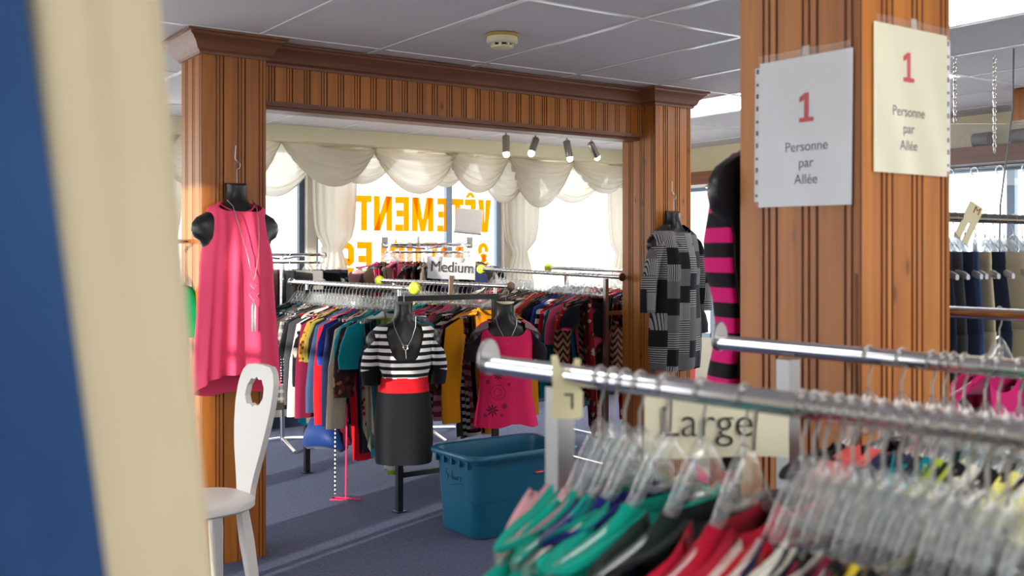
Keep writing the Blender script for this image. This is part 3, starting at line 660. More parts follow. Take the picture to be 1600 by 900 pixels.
m2 = [('mustard','long',{'L':.93,'hw':.215}), ('soft black','top',{'L':.9}), ('maroon striped','long',{'L':.84}), ('monochrome striped','long',{'L':.86}), ('dark speckled','top',{'L':.9}), ('taupe','long',{'L':.9}), ('rose','tee'), ('coral','top'), ('black','long'), ('magenta','tee'), ('soft black','shirt'), ('crimson','long'), ('navy','tee'), ('teal','tee'), ('green','long'), ('lemon','tee'), ('black','cardigan'), ('grey','top'), ('plum','long'), ('purple swirl','tee'), ('ivory','shirt'), ('black','tee'), ('denim','shirt'), ('khaki','top'), ('black','dress'), ('maroon','top')]
W2 = 'on rail behind pink tunic mannequin'
for i, s in enumerate(m2): hang(i, s, (3.35, 5.01+.050*i, 1.22), 0, 'cap end', W2, ('hangers on the pink tunic rail', 'clothes on the pink tunic rail'), 200+i)
# ---- rack by the far pillar: two chrome rails
R2 = thing('clothes_rack', 'two-rail chrome clothes rack beside the far pillar', 'clothes rack', (0,0,0), 0)
for x, y0, z0, y1, z1 in ((4.195, 4.815, 1.262, 6.36, 1.292), (4.85, 4.815, 1.275, 6.40, 1.297)):
    MB().cyl((x, y0, z0), (x, y1, z1), .0135, 18).build('rail', CHROME, R2)
    for y in (4.965, 6.2): bar(MB(), x-.013, x+.013, y-.013, y+.013, .0, 1.25).build('leg', chrome_m('brushed post', (.45,.40,.37,1), .3), R2, smooth=False)
    MB().box(x-.012, x+.012, 4.98, 6.19, .06, .085).build('base_bar', CHROME, R2, smooth=False)
    endcap((x, y0-.005, z0), (0,-1,0), BRONZE if x < 4.5 else CHROME, R2)
for y in (4.965, 6.2): MB().box(4.21, 4.837, y-.012, y+.012, 1.02, 1.045).build('crossbar', chrome_m('brushed bar', (.42,.32,.25,1), .3), R2, smooth=False)
ball((4.195, 6.39, 1.293), 'tennis ball on the nearer rail end beside the tied curtain'); ball((4.85, 6.43, 1.298), 'tennis ball on the farther rail end against the plain window')
m3 = [('black rose print','dress',{'L':.92,'sl':.1}), ('red floral','dress',{'L':1.0,'sl':.1}), ('brown tiger striped','long',{'L':.8}), ('rose','tee'), ('teal','long',{'L':.86}), ('crimson','long',{'L':.86}), ('ivory pinstriped','long',{'L':.86}), ('royal blue','tee',{'L':.8}), ('navy','long'), ('soft black','long',{'L':.88}), ('rust','top'), ('red','long'), ('ivory','long'), ('green floral','top'), ('taupe','long'), ('grey','shirt'), ('brown','top'), ('monochrome striped','tee'), ('plum','long'), ('khaki','top'), ('black','long'), ('red floral','dress'), ('grey plaid','shirt'), ('maroon','top'), ('black','tee'), ('ivory','tee')]
W3 = 'on rail beside far pillar'
for i, s in enumerate(m3):
    y = 5.03+.048*i; hang(i, s, (4.195, y, 1.262+(y-4.815)*.0194), 0, 'pillar end', W3, ('hangers on the far pillar rail', 'clothes on the far pillar rail'), 300+i)
m4 = ['black','coral','black rose print','grey','navy','red floral','taupe','black','crimson','ivory','denim','black','teal','plum']
for i, c in enumerate(m4):
    y = 5.05+.09*i; hang(i, (c, 'dress' if i in (0, 5) else 'long'), (4.85, y, 1.275+(y-4.815)*.014), 0, 'pillar end', 'on farther rail beside far pillar', ('hangers on the farther pillar rail', 'clothes on the farther pillar rail'), 400+i)
# ---- round racks before the window
DIV = simple('grey size divider', srgb(206,204,200), .5)
def round_rack(c, rad, z, label, specs, where, grp, seed, a0=0, divs=(), kind=None):
    R = thing('round_rack', label, 'clothes rack', (c[0], c[1], 0))
    ring = lambda r, zz: [(r*cos(2*pi*i/40), r*sin(2*pi*i/40), zz) for i in range(40)]
    MB().tube(ring(rad, z), .011, 8, closed=True).build('ring_rail', CHROME, R); MB().tube(ring(rad-.01, z-.055), .008, 8, closed=True).build('ring_rail', CHROME, R)
    MB().cyl((0,0,.03), (0,0,z+.005), .018, 14).build('pole', CHROME, R)
    for k in range(3):
        a = 2*pi*k/3+.4; MB().cyl((0,0,z-.03), (rad*cos(a), rad*sin(a), z), .008, 8).build('spoke', CHROME, R); MB().cyl((0,0,.06), (rad*1.1*cos(a), rad*1.1*sin(a), .012), .012, 8).build('leg', CHROME, R)
    n = len(specs)
    for i, s in enumerate(specs):
        a = a0 + 2*pi*i/n; hang(i, s, (c[0]+rad*cos(a), c[1]+rad*sin(a), z), a, 'pillar side', where, grp, seed+i)
    for k, a in enumerate(divs):
        o = MB().rings([[Vector((.045*cos(t)*q*.8, e, .062*sin(t)*q)) for t in [2*pi*j/4+pi/4 for j in range(4)]] for e, q in ((-.002,1), (.002,1))], True, True).build('size_divider', DIV, smooth=False)
        o.location = (c[0]+rad*cos(a), c[1]+rad*sin(a), z+.018); o.rotation_euler = (0, 0, a+.5); tag(o, f'{("first","second","third")[k]} grey size divider clipped {where}', 'size divider', 'size dividers on round racks')
    return R
r5 = [('navy leaf print','dress'), ('denim','shirt'), ('sand','top'), ('black','tee'), ('magenta','top'), ('soft black','tee'), ('khaki','top'), ('charcoal','tee'), ('purple swirl','tank'), ('black','top'), ('blue plaid','shirt'), ('purple','tank'), ('pale pink','tee'), ('magenta','tank'), ('brown','top'), ('rose','tank'), ('black floral','top'), ('taupe','tee'), ('navy','top'), ('ivory','tank'), ('navy','tee'), ('grey','tee')]
order = r5
round_rack((4.05, 6.93), .33, 1.475, 'round chrome rack before the lettered window pane', r5, 'on round rack before lettered window', ('hangers on the lettered window rack', 'clothes on the lettered window rack'), 500, a0=-.75, divs=(-.62, 2.5, -2.3))
r6 = [('black','trousers'), ('khaki','trousers'), ('soft black','trousers'), ('maroon','trousers'), ('black floral','trousers'), ('charcoal','trousers'), ('black','trousers'), ('brown','trousers'), ('navy','trousers'), ('sand','trousers'), ('black','trousers'), ('grey','trousers'), ('black','trousers'), ('dark denim','trousers')]
round_rack((2.95, 7.14), .30, 1.40, 'round chrome rack of trousers beyond the coral dress', r6, 'on round rack beyond coral dress', ('hangers on the round trouser rack', 'trousers on the round trouser rack'), 540, divs=(-.4, 2.6))
ct = NT('thin card'); _a = ct.node('ShaderNodeBsdfTranslucent', {0: (.9,.9,.9,1)}); ct.b.inputs['Base Color'].default_value = (.85,.85,.86,1); _m = ct.node('ShaderNodeMixShader', {0: .5}); ct.l.new(_a.outputs[0], _m.inputs[1]); ct.l.new(ct.b.outputs[0], _m.inputs[2]); ct.l.new(_m.outputs[0], ct.out.inputs[0]); CARDM = ct.m
sh = thing('card_holder', 'blank white card in a holder standing above the round rack', 'sign', (4.05+.33*cos(-.35), 6.93+.33*sin(-.35), 1.475))
MB().cyl((0,0,0), (0,0,.09), .005, 8).build('stem', CHROME, sh)
M = Matrix.Translation((0,0,.19)) @ Matrix.Rotation(-.6, 4, 'Z') @ Matrix.Rotation(.1, 4, 'Y')
MB().box(-.105, .105, -.003, .003, -.095, .095, M=M).build('card', CARDM, sh, smooth=False); MB().box(-.108, .108, -.006, .006, -.102, -.094, M=M).build('clip_edge', DARKCHROME, sh, smooth=False)

# ---- the rack nearest the camera: two chrome rails
A0, A1 = Vector((.838, 1.254, 1.24)), Vector((.896, .489, 1.24)); B0, B1 = Vector((1.391, 1.324, 1.24)), Vector((1.404, .766, 1.24))
R3 = thing('clothes_rack', 'two-rail chrome clothes rack nearest the camera with the Large sign', 'clothes rack', (0,0,0), 0)
for P0, P1, q in ((A0, A1, 1.35), (B0, B1, 1.75)):
    d = (P1-P0).normalized(); MB().cyl(P0, P0+(P1-P0)*q, .0135, 32).build('rail', CHROME, R3)
    r = MB(); side = Vector((-d.y, d.x, 0)); rs = []
    for e, sc in ((-.004, .96), (-.002, 1), (.002, 1), (.004, .96)):      # flat rounded end plate standing up behind the rail end
        rs.append([P0 - d*.002 + d*e + side*(.019*sc*cos(t)) + Vector((0,0,1))*((.020 if sin(t) < 0 else .034)*sc*sin(t) + .004) for t in [2*pi*j/24 for j in range(24)]])
    r.rings(rs, True, True).build('end_plate', POSTM, R3)
pa, pb = A0.lerp(A1, .20), B0.lerp(B1, .274)
STRIP = simple('strip chrome', (.8,.8,.8,1), .18, 1.0)
for p in (pa, pb):
    MB().box(p.x-.014, p.x+.014, p.y-.014, p.y+.014, 0, 1.222).build('post', POSTM, R3, smooth=False)
    MB().box(p.x-.20, p.x+.20, p.y-.014, p.y+.014, .02, .05).build('foot', CHROME, R3, smooth=False)
MB().box(pa.x+.014, pb.x-.014, 1.13, 1.155, .985, 1.01).build('crossbar', BLACKMETAL, R3, smooth=False)
def onrail(P0, P1, t): return P0.lerp(P1, t)
ra = atan2((A1-A0).y, (A1-A0).x) + pi/2
l1 = [(.300,'pale pink','long',{'hw':.185}), (.330,'emerald','tee',{'hw':.18}), (.358,'emerald','tee',{'hw':.172}), (.392,'turquoise floral','tank',{'hw':.125,'neck':.02,'hem':.19}), (.445,'emerald','long',{'neck':.02}), (.520,'dark green','long',{'neck':.02,'hw':.18}), (.60,'crimson','long',{'hw':.19,'neck':.02}), (.700,'blush','tee',{}), (.718,'red','tee',{}), (.735,'navy','long',{}), (.757,'white lace','tee',{}), (.778,'black','long',{}), (.80,'maroon','tank',{}), (.822,'black floral','tee',{}), (.845,'yellow','tee',{}), (.868,'black','tank',{}), (.89,'taupe','tank',{}), (.912,'black','long',{}), (.935,'brown','tank',{}), (.958,'soft black','tee',{}), (.982,'black floral','tank',{}), (1.01,'plum','tank',{}), (1.04,'black','tee',{}), (1.075,'yellow','tee',{}), (1.12,'black','long',{})]
for i, (t, c, k, kw) in enumerate(l1):
    kw = dict(kw); kw.setdefault('hw', .175); kw.update(th=.015 if t > .61 else .024, N=48, fold=.005, out=.02, swing=.3, pw=.9)
    hang(i, (c, k, kw), tuple(onrail(A0, A1, t)), ra + (.15 if t < .65 else .02), 'far end', 'on rail nearest camera', ('hangers on the rail nearest the camera', 'clothes on the rail nearest the camera'), 600+i)
l2 = [(.557,'black','tank',{}), (.66,'coral','tee',{}), (.752,'navy','tank',{}), (.787,'soft black','tee',{}), (.813,'teal','tee',{}), (.843,'lime','tank',{}), (.90,'black','tank',{}), (.936,'ivory','tee',{}), (.99,'black','tank',{}), (1.04,'lemon','tee',{}), (1.09,'ivory','tee',{}), (1.14,'lemon','tee',{}), (1.2,'black','tee',{})]
for i, (t, c, k, kw) in enumerate(l2):
    hang(i, (c, k, kw), tuple(onrail(B0, B1, t)), ra, 'far end', 'on rail beside sign pillar', ('hangers on the rail beside the sign pillar', 'clothes on the rail beside the sign pillar'), 650+i)
# ---- racks beyond the sign pillar
R4 = thing('clothes_rack', 'bare chrome rail standing past the sign pillar', 'clothes rack', (0,0,0))
MB().cyl((2.21, 1.75, 1.267), (2.21, .45, 1.267), .0135, 20).build('rail', CHROME, R4)
for y in (1.70, .55): MB().box(2.197, 2.223, y-.013, y+.013, 0, 1.255).build('post', CHROME, R4, smooth=False); MB().box(2.05, 2.37, y-.013, y+.013, .0, .03).build('foot', CHROME, R4, smooth=False)
hang(0, ('magenta', 'tee', {'N': 40, 'hw': .19}), (2.225, 1.27, 1.267), 0, 'far end', 'on bare rail past sign pillar', ('hanger on the bare rail', 'garment on the bare rail'), 700)
R5 = thing('clothes_rack', 'dark rail of jeans and trousers under the chains', 'clothes rack', (0,0,0))
MB().cyl((2.55, 1.9, 1.52), (4.4, 1.9, 1.52), .016, 20).build('rail', DARKCHROME, R5)
for x in (2.60, 4.3): MB().box(x-.015, x+.015, 1.885, 1.915, 0, 1.505).build('post', CHROME, R5, smooth=False); MB().box(x-.015, x+.015, 1.65, 2.15, 0, .03).build('foot', CHROME, R5, smooth=False)
pr = [('dark denim','jeans'), ('black','trousers'), ('dark denim','jeans'), ('charcoal','trousers'), ('dark denim','jeans'), ('denim','jeans'), ('sand','trousers'), ('dark denim','jeans'), ('ivory','trousers'), ('sand','trousers'), ('dark denim','jeans'), ('soft black','trousers'), ('denim','jeans'), ('dark denim','jeans'), ('khaki','trousers'), ('grey','trousers'), ('dark denim','jeans'), ('black','trousers'), ('dark denim','jeans'), ('taupe','trousers')]
for i, s in enumerate(pr):
    x = 2.72 + .058*i; hang(i, (s[0], s[1], {'L': 1.1}), (x, 1.9, 1.52), pi/2 - .35 - (.75 if i == 8 else 0), 'pillar end', 'on dark trouser rail', ('hangers on the dark trouser rail', 'trousers on the dark trouser rail'), 720+i)
# ---- green tee behind the coral dress
hang(0, ('bright green', 'tee', {'L': .55}), (1.235, 4.68, 1.46), 0, 'top', 'on peg behind coral dress pillar', ('hanger behind the pillar', 'garment behind the pillar'), 760)
tag(MB().tube([(1.515, 4.68, 1.46), (1.20, 4.68, 1.46)], .010, 10).build('peg', CHROME), 'metal peg holding the green tee behind the coral dress', 'peg')

# ================================================================ display forms and their clothes
def form(label, pos, rz, lower=-.70, sc=1.0, skin=.0):
    """flat-backed hanging torso form, front faces local -y, neck top at local z = 0"""
    o = thing('display_form', label, 'mannequin', pos, rz)
    N = 28; prof = [(-.000,.050,.050), (-.03,.047,.050), (-.075,.052,.056), (-.10,.066,.066), (-.118,.100,.070), (-.138,.145,.074), (-.158,.180,.078), (-.185,.200,.082), (-.215,.203,.086), (-.245,.190,.092), (-.262,.165,.104), (-.30,.150,.128), (-.36,.150,.140), (-.42,.140,.122), (-.50,.124,.100), (-.60,.142,.106), (-.70,.165,.110)]
    prof = [p for p in prof if p[0] >= lower]
    def sec(z, hw, fr):
        r = []
        for j in range(N+1):
            a = pi + pi*j/N; r.append(Vector((hw*cos(a)*sc, (-.012 + fr*sin(a)*(1 if abs(hw) < .3 else 1))*sc, z*sc + (.014*sin(a) if z > -.05 else 0))))
        r += [Vector((hw*sc*.98, -.002, z*sc)), Vector((-hw*sc*.98, -.002, z*sc))]
        return r
    MB().rings([sec(*p) for p in prof], True, False).build('torso', BLACK, o, auto=60)
    return o
def clothe(rows, mat, name, parent, N=96, nf=9, A0=.003, A1=.016, back=-.004, front_hem=0, back_hem=0, neckdrop=0, nw=(.72,.98), seed=1, asym=None, hemwave=0.0):
    """garment on a form: rows of (z, half width, front depth); front faces -y. The neckline dips by neckdrop where the front factor passes nw"""
    rng = random.Random(seed); ph = rng.uniform(0, 6); rs = []; m = len(rows)
    def prof(z):
        if z >= rows[0][0]: return rows[0][1], rows[0][2]
        for (za, ha, fa), (zb, hb, fb) in zip(rows, rows[1:]):
            if zb <= z <= za: k = (za-z)/max(1e-6, za-zb); return ha+(hb-ha)*k, fa+(fb-fa)*k
        return rows[-1][1], rows[-1][2]
    for i, (z, hw, fr) in enumerate(rows):
        f = i/(m-1); A = A0 + (A1-A0)*f*f; r = []
        for j in range(N):
            a = 2*pi*j/N; c, s = cos(a), sin(a); front = max(0, -s); k = min(1, max(0, (front-nw[0])/(nw[1]-nw[0]))); k = k*k*(3-2*k)
            zz = min(z, rows[0][0] - neckdrop*k - .0006*i) if neckdrop else z
            h_, f_ = prof(zz) if zz < z-1e-6 else (hw, fr)
            y = back - .004 + (f_*s if s < 0 else .0); x = h_*math.copysign(abs(c)**.8, c)
            w = A*sin(nf*2*a + ph + 1.5*sin(a*3)) * (front**.5 if front > 0 else 0)
            if i >= m-4:
                k = (i-(m-4))/3.; zz += k*(front_hem*front + back_hem*(1-front)) + hemwave*k*sin(2*a*nf/3+ph)
                if asym: zz += k*asym(x, front)
            r.append(Vector((x, y - w - (.004 if s < 0 else 0), zz)))
        rs.append(r)
    return MB().rings(rs).build(name, mat, parent, auto=180)
def necklace(label, parent_pos, rz, pts, mat, extra=None):
    o = thing('necklace', label, 'necklace', parent_pos, rz)
    MB().tube(pts, .0022, 5).build('chain', mat, o)
    if extra: extra(o)
    return o
def hookwire(pos, rz, h, label, top=.10):
    o = thing('hanging_hook', label, 'hook', pos, rz)
    pts = [(0, -.03, 0), (0, -.03, h*.45)] + [(.016*sin(a)-.0, -.03, h*.45+.018+.018*-cos(a)) for a in [pi*.1 + pi*1.35*i/10 for i in range(11)]]
    MB().tube(pts, .0022, 6).build('wire_hook', WIRE, o)
    MB().tube([(.004, -.028, h*.45+.03), (-.004, -.016, h*.8), (.002, -.012, h+.03)], .0025, 5).build('string', simple('white string', srgb(226,222,214), .8), o); return o

# ---- coral dress on the left pillar
CORAL = fabric('coral chiffon', srgb(255,78,118), rough=.7)
p = Vector((1.655, 4.560, 1.724))
form('black torso form wearing the coral dress on the pillar', p, 0)
d = thing('sleeveless_dress', 'coral pink sleeveless dress with dipped back hem on the pillar', 'dress', p, 0)
rows = [(-.092,.082,.080), (-.100,.100,.092), (-.108,.120,.098), (-.118,.132,.102), (-.17,.134,.118), (-.24,.140,.140), (-.31,.158,.160), (-.37,.164,.168), (-.46,.168,.160), (-.58,.176,.160), (-.70,.186,.160), (-.80,.193,.160), (-.87,.198,.160), (-.895,.200,.160)]
clothe(rows, CORAL, 'body', d, nf=7, A0=.003, A1=.020, neckdrop=.040, nw=(.35,1), front_hem=.045, back_hem=-.055, hemwave=.006)
MB().tube([Vector((.084*cos(a), -.010 + (.082*sin(a) if sin(a) < 0 else 0), -.090 - .046*max(0, -sin(a))**1.6)) for a in [2*pi*i/40 for i in range(40)]], .004, 6, closed=True).build('neck_binding', CORAL, d)
def drop(o):
    m = MB(); c = Vector((.012, -.202, -.475))
    for k, s in ((.020, .020), (-.024, .027)):
        m.tube([c+Vector((s*.8*cos(a), 0, k+s*sin(a))) for a in (0, pi/2, pi, 3*pi/2)], .0022, 5, closed=True)
    m.build('pendant', SILVER, o)
    t = MB()
    for k in range(14): x = c.x + .009*cos(k*2.4); y = c.y + .006*sin(k*2.4); t.tube([(c.x, c.y, c.z-.055), (x, y, c.z-.075), (x, y, c.z-.185)], .0022, 4)
    t.build('tassel', SILVER, o)
necklace('long silver necklace with a tassel over the coral dress', p, 0, [(-.060,-.07,-.080), (-.050,-.118,-.11), (-.044,-.145,-.16), (-.030,-.172,-.24), (-.012,-.196,-.33), (.006,-.198,-.42), (.012,-.198,-.435), (.020,-.198,-.42), (.038,-.194,-.33), (.050,-.172,-.24), (.056,-.145,-.16), (.058,-.118,-.11), (.060,-.07,-.080)], SILVER, drop)
hookwire(p + Vector((0,.0,.0)), 0, .14, 'wire hook and white string above the coral dress')

# ---- striped dress hanging at the end of the Medium rack
STR = fabric('white black stripe', srgb(232,230,228), 'stripes', srgb(18,18,22), s=27.0, bump=.1)
REDB = fabric('red waistband', srgb(214,20,34)); BLK = fabric('black jersey', srgb(20,21,26))
p2 = Vector((2.685, 4.845, 1.150)); rz2 = -.42
form('black torso form wearing the striped dress under a tennis ball', p2, rz2, -.60)
d = thing('striped_dress', 'black and white striped dress with red waist and black skirt', 'dress', p2, rz2)
bod = [(-.112,.105,.080), (-.118,.122,.086), (-.128,.142,.090), (-.150,.166,.096), (-.17,.170,.100), (-.19,.172,.108), (-.22,.166,.120), (-.25,.158,.134), (-.29,.152,.148), (-.34,.148,.152), (-.37,.140,.144), (-.396,.136,.136)]
clothe(bod, STR, 'bodice', d, nf=5, A0=.0, A1=.004, neckdrop=.185, nw=(.80,.975), seed=4)
clothe([(-.392,.138,.138), (-.42,.135,.130), (-.45,.135,.126), (-.478,.137,.128)], REDB, 'waistband', d, nf=3, A0=0, A1=0)
clothe([(-.472,.138,.129), (-.50,.142,.129), (-.56,.150,.132), (-.64,.156,.132), (-.72,.157,.130), (-.79,.154,.128), (-.83,.152,.126), (-.85,.150,.125)], BLK, 'skirt', d, nf=3, A0=.001, A1=.006, seed=8)
def sleeve(parent, mat, sg, L, cuffmat=None, r0=.062, r1=.055, out=.05, z0=-.185, x0=.155, mat_len=.7, dy=-.05):
    rs = []; cs = []; n = 20
    for i in range(7):
        f = i/6; c = Vector((sg*(x0 + out*f + .02*sin(pi*f)), dy, z0 - L*f)); r = r0+(r1-r0)*f
        ring = [c + Vector((r*cos(2*pi*j/n) * (1.0 if f > .1 else .6), (r*.72+.003*sin(6*pi*j/n))*sin(2*pi*j/n), sg*-.03*cos(2*pi*j/n)*(1-f) * 1.2)) for j in range(n)]
        (rs if f <= mat_len+.02 or not cuffmat else cs).append(ring)
        if cuffmat and abs(f-4/6) < .01: cs.append(ring)
    s = MB().rings(rs).build('sleeve', mat, parent, auto=180)
    if cuffmat: MB().rings(cs).build('cuff', cuffmat, s, auto=180)
for sg in (-1, 1): sleeve(d, STR, sg, .25, BLK, r0=.053, r1=.043, out=.030, x0=.145)
def ringpend(o):
    MB().tube([(.012*cos(a), -.128, -.235+.012*sin(a)) for a in [2*pi*i/12 for i in range(12)]], .003, 5, closed=True).build('ring', SILVER, o)
    MB().tube([(0,-.128,-.247), (.004,-.134,-.30)], .002, 5).build('drop', SILVER, o)
necklace('silver ring necklace on the black form above the striped dress', p2, rz2, [(-.060,-.055,-.075), (-.055,-.082,-.13), (-.030,-.105,-.19), (-.006,-.126,-.235), (.006,-.126,-.235), (.034,-.105,-.19), (.056,-.082,-.13), (.060,-.055,-.075)], SILVER, ringpend)
hookwire(p2, rz2, .09, 'wire hook holding the striped dress form')

# ---- pink tunic on the next rail end
p3 = Vector((3.335, 4.83, 1.135)); rz3 = -.5
def tunic_mat():
    t = NT('pink tunic print'); X = t.xyz(); col = srgb(236,26,96); ink = srgb(92,18,52)
    mask = None
    for cx, cz, r in ((-.055,-.405,.026), (-.11,-.445,.013), (.005,-.455,.012), (-.085,-.60,.034), (-.02,-.575,.018), (-.035,-.625,.011), (-.125,-.63,.012)):
        dx = t.math('SUBTRACT', X[0], cx); dz = t.math('SUBTRACT', X[2], cz); rr = t.math('SQRT', t.math('ADD', t.math('MULTIPLY', dx, dx), t.math('MULTIPLY', dz, dz)))
        ang = t.math('ARCTAN2', dz, dx); pet = t.math('MULTIPLY', t.math('ABSOLUTE', t.math('COSINE', t.math('MULTIPLY', ang, 4.0))), r)
        k = t.math('LESS_THAN', rr, pet); k = t.math('MULTIPLY', k, t.math('GREATER_THAN', rr, r*.12))
        mask = k if mask is None else t.math('MAXIMUM', mask, k)
    dx = t.math('SUBTRACT', X[0], -.055); dz = t.math('SUBTRACT', X[2], -.50); rr = t.math('SQRT', t.math('ADD', t.math('MULTIPLY', dx, dx), t.math('MULTIPLY', dz, dz)))
    web = t.math('MULTIPLY', t.math('LESS_THAN', t.math('PINGPONG', rr, .010), .0018), t.math('LESS_THAN', rr, .055)); mask = t.math('MAXIMUM', mask, t.math('MULTIPLY', web, .7))
    t.base(t.mix(t.math('MULTIPLY', mask, t.math('LESS_THAN', X[1], -.02)), col, ink), .85); t.bump(t.noise(420), .15, .001); return t.m
TUN = tunic_mat(); GREY = fabric('grey yoke', srgb(132,126,130)); DKS = fabric('dark plum jersey', srgb(38,30,40))
form('black torso form wearing the pink tunic under the brown rail cap', p3, rz3, -.60)
d = thing('pink_tunic', 'bright pink tunic with flower print and crossed hem', 'tunic', p3, rz3)
tr_ = [(-.106,.098,.078), (-.112,.118,.084), (-.122,.140,.090), (-.145,.166,.096), (-.19,.172,.108), (-.26,.160,.134), (-.33,.156,.150), (-.40,.150,.140), (-.48,.148,.128), (-.56,.158,.130), (-.62,.170,.134), (-.67,.180,.138), (-.70,.186,.140)]
clothe(tr_, TUN, 'body', d, nf=5, A0=.001, A1=.010, neckdrop=.085, nw=(.62,.98), seed=5, asym=lambda x, f: (.030*max(0, 1-abs(x-.045)/.10)*f))
MB().tube([Vector((.100*cos(a), -.008 + (.082*sin(a) if sin(a) < 0 else 0), -.104 - .086*max(0, -sin(a))**1.6)) for a in [2*pi*i/40 for i in range(40)]], .0045, 6, closed=True).build('neck_binding', DKS, d)
for sg in (-1, 1):
    sleeve(d, DKS, sg, .15, None, r0=.050, r1=.046, out=.02)
    MB().add([(sg*.104,-.06,-.106), (sg*.172,-.045,-.152), (sg*.176,-.085,-.170), (sg*.104,-.098,-.142), (sg*.104,-.07,-.112), (sg*.176,-.055,-.162), (sg*.170,-.072,-.18), (sg*.104,-.08,-.150)], [(0,1,2,3), (4,7,6,5), (0,4,5,1), (2,6,7,3), (1,5,6,2), (0,3,7,4)]).build('yoke', GREY, d)
necklace('fine silver necklace with a small pendant above the pink tunic', p3, rz3, [(-.060,-.055,-.075), (-.052,-.085,-.13), (-.028,-.11,-.18), (0,-.130,-.228), (.030,-.11,-.18), (.054,-.085,-.13), (.060,-.055,-.075)], SILVER, lambda o: MB().ball((0,-.132,-.236), .007, 8).build('pendant', SILVER, o))
hookwire(p3, rz3, .075, 'wire hook holding the pink tunic form')

# ---- patterned shirt dress on the right pillar
BLOCK = fabric('grey block print', srgb(24,24,28), 'blocks', srgb(150,148,146), srgb(98,97,98), s=10.0, bump=.1)
p4 = Vector((4.365, 4.562, 1.665))
form('black torso form wearing the grey patterned shirt dress', p4, 0)
d = thing('shirt_dress', 'black and grey block print shirt dress with rolled sleeves', 'dress', p4, 0)
rows = [(-.085,.070,.072), (-.098,.090,.082), (-.115,.124,.092), (-.145,.172,.104), (-.20,.182,.120), (-.28,.170,.146), (-.36,.168,.156), (-.46,.166,.148), (-.58,.176,.146), (-.70,.188,.146), (-.82,.192,.142), (-.90,.184,.138), (-.955,.176,.135)]
clothe(rows, BLOCK, 'body', d, nf=5, A0=.002, A1=.012, neckdrop=.05, nw=(.6,1), seed=9, front_hem=0.01, hemwave=.01)
for sg in (-1, 1):
    sleeve(d, BLOCK, sg, .42, BLOCK, r0=.062, r1=.052, out=.08, dy=-.055)
    MB().poly([(sg*.014,-.104,-.30), (sg*.060,-.078,-.125), (sg*.082,-.062,-.098), (sg*.098,-.088,-.13), (sg*.05,-.135,-.21)], (0,-1,-.1), .004).build('collar', BLOCK, d)
MB().poly([(-.060,-.080,-.128), (.060,-.080,-.128), (.006,-.152,-.32), (-.006,-.152,-.32)], (0,-1,-.3), .006).build('open_front', BLACK, d, smooth=False)
m = MB()
for z, y in ((-.40,-.166), (-.48,-.160), (-.56,-.156), (-.64,-.156)): m.cyl((0, y, z), (0, y-.004, z), .006, 10)
b_ = m.build('button', BLACK, d); b_['kind'] = 'stuff'
hookwire(p4, 0, .15, 'wire hook and white string above the patterned shirt dress')

# ---- black and pink striped dress on the back of the sign pillar
PKS = fabric('pink black stripe', srgb(226,24,122), 'stripes', srgb(20,16,22), s=15.0)
p5 = Vector((1.855, 1.572, 1.76))
o = form('black torso form behind the sign pillar', p5, pi, -.60, 1.05)
d = thing('striped_knit_dress', 'black and pink striped knit dress hung behind the sign pillar', 'dress', p5, pi)
rows = [(-.130,.118,.086), (-.150,.142,.092), (-.175,.170,.100), (-.205,.176,.112), (-.26,.168,.138), (-.33,.168,.160), (-.39,.164,.160), (-.46,.152,.136), (-.54,.150,.122), (-.62,.166,.138), (-.72,.184,.152), (-.84,.196,.164), (-.95,.204,.170), (-1.0,.206,.172)]
clothe(rows, PKS, 'body', d, nf=4, A0=.001, A1=.008, neckdrop=.06, nw=(.5,1), seed=3)
hookwire(p5, pi, .12, 'wire hook holding the form behind the sign pillar')

# ================================================================ signs
def sleeve_sign(label, M, wd, h, paper, cols, side):
    """paper in a punched clear pocket; local x right, y up, z outwards"""
    o = thing('paper_sign', label, 'sign', (0,0,0)); o.matrix_world = M
    MB().box(0, wd, 0, h*.955, .002, .003).build('paper', paper, o, smooth=False)
    rs = [[Vector((wd*i/12, h*j/8, .0085 + .0018*sin(i*1.1+j*.8) + .001*sin(j*2.1))) for i in range(13)] for j in range(9)]
    MB().rings(rs, closed=False).build('plastic_pocket', SLEEVE_FILM, o, auto=180)
    sx = -.014 if side < 0 else wd
    st = MB().box(sx, sx+.014, .012, h*.93, .0005, .0015).build('punched_strip', PAPER, o, smooth=False)
    hs = MB()
    for k in range(11): y = h*(.07+.082*k); hs.box(sx+.004, sx+.010, y, y+(.010 if k % 3 else .006), .0015, .0021)
    q = hs.build('punch_hole', GROOVE, st, smooth=False); q['kind'] = 'stuff'
    for s, size, u, v, m, off in cols:
        if s == '1':
            g = size; P = lambda *q: [(wd*u + a*g, h*v + b*g, .0034) for a, b in q]
            MB().poly(P((-.07,.10), (.07,.10), (.07,.72), (-.05,.72), (-.22,.62), (-.22,.49), (-.07,.55)), (0,0,1), .0003).poly(P((-.22,0), (.22,0), (.22,.11), (-.22,.11)), (0,0,1), .0003).build('figure_one', m, o, smooth=False); continue
        text('lettering', s, size, m, o, Matrix.Translation((wd*u, h*v, .0034)), 'CENTER', off, .0002)
    MB().box(wd*.48, wd*.56, h*.955, h*1.02, .004, .0055).build('tape', clear('clear tape', (1,.98,.9,1), .25, .1, 1.4), o, smooth=False)
    return o
def one(size): return ('1', size)
F1 = frame((1.686, 1.492, 1.500), (0,-1,0), (0,0,1)); F1 = F1 @ Matrix.Rotation(-.012, 4, 'Z')
lets = lambda a: [('1', .082, .53, a[0], REDINK, .004), ('Personne', .0285, .53, a[1], INK, 0), ('par', .0285, .53, a[2], INK, 0), ('Allée', .0285, .53, a[3], INK, 0)]
GL = simple('white glossy paper', srgb(228,228,232), .5)
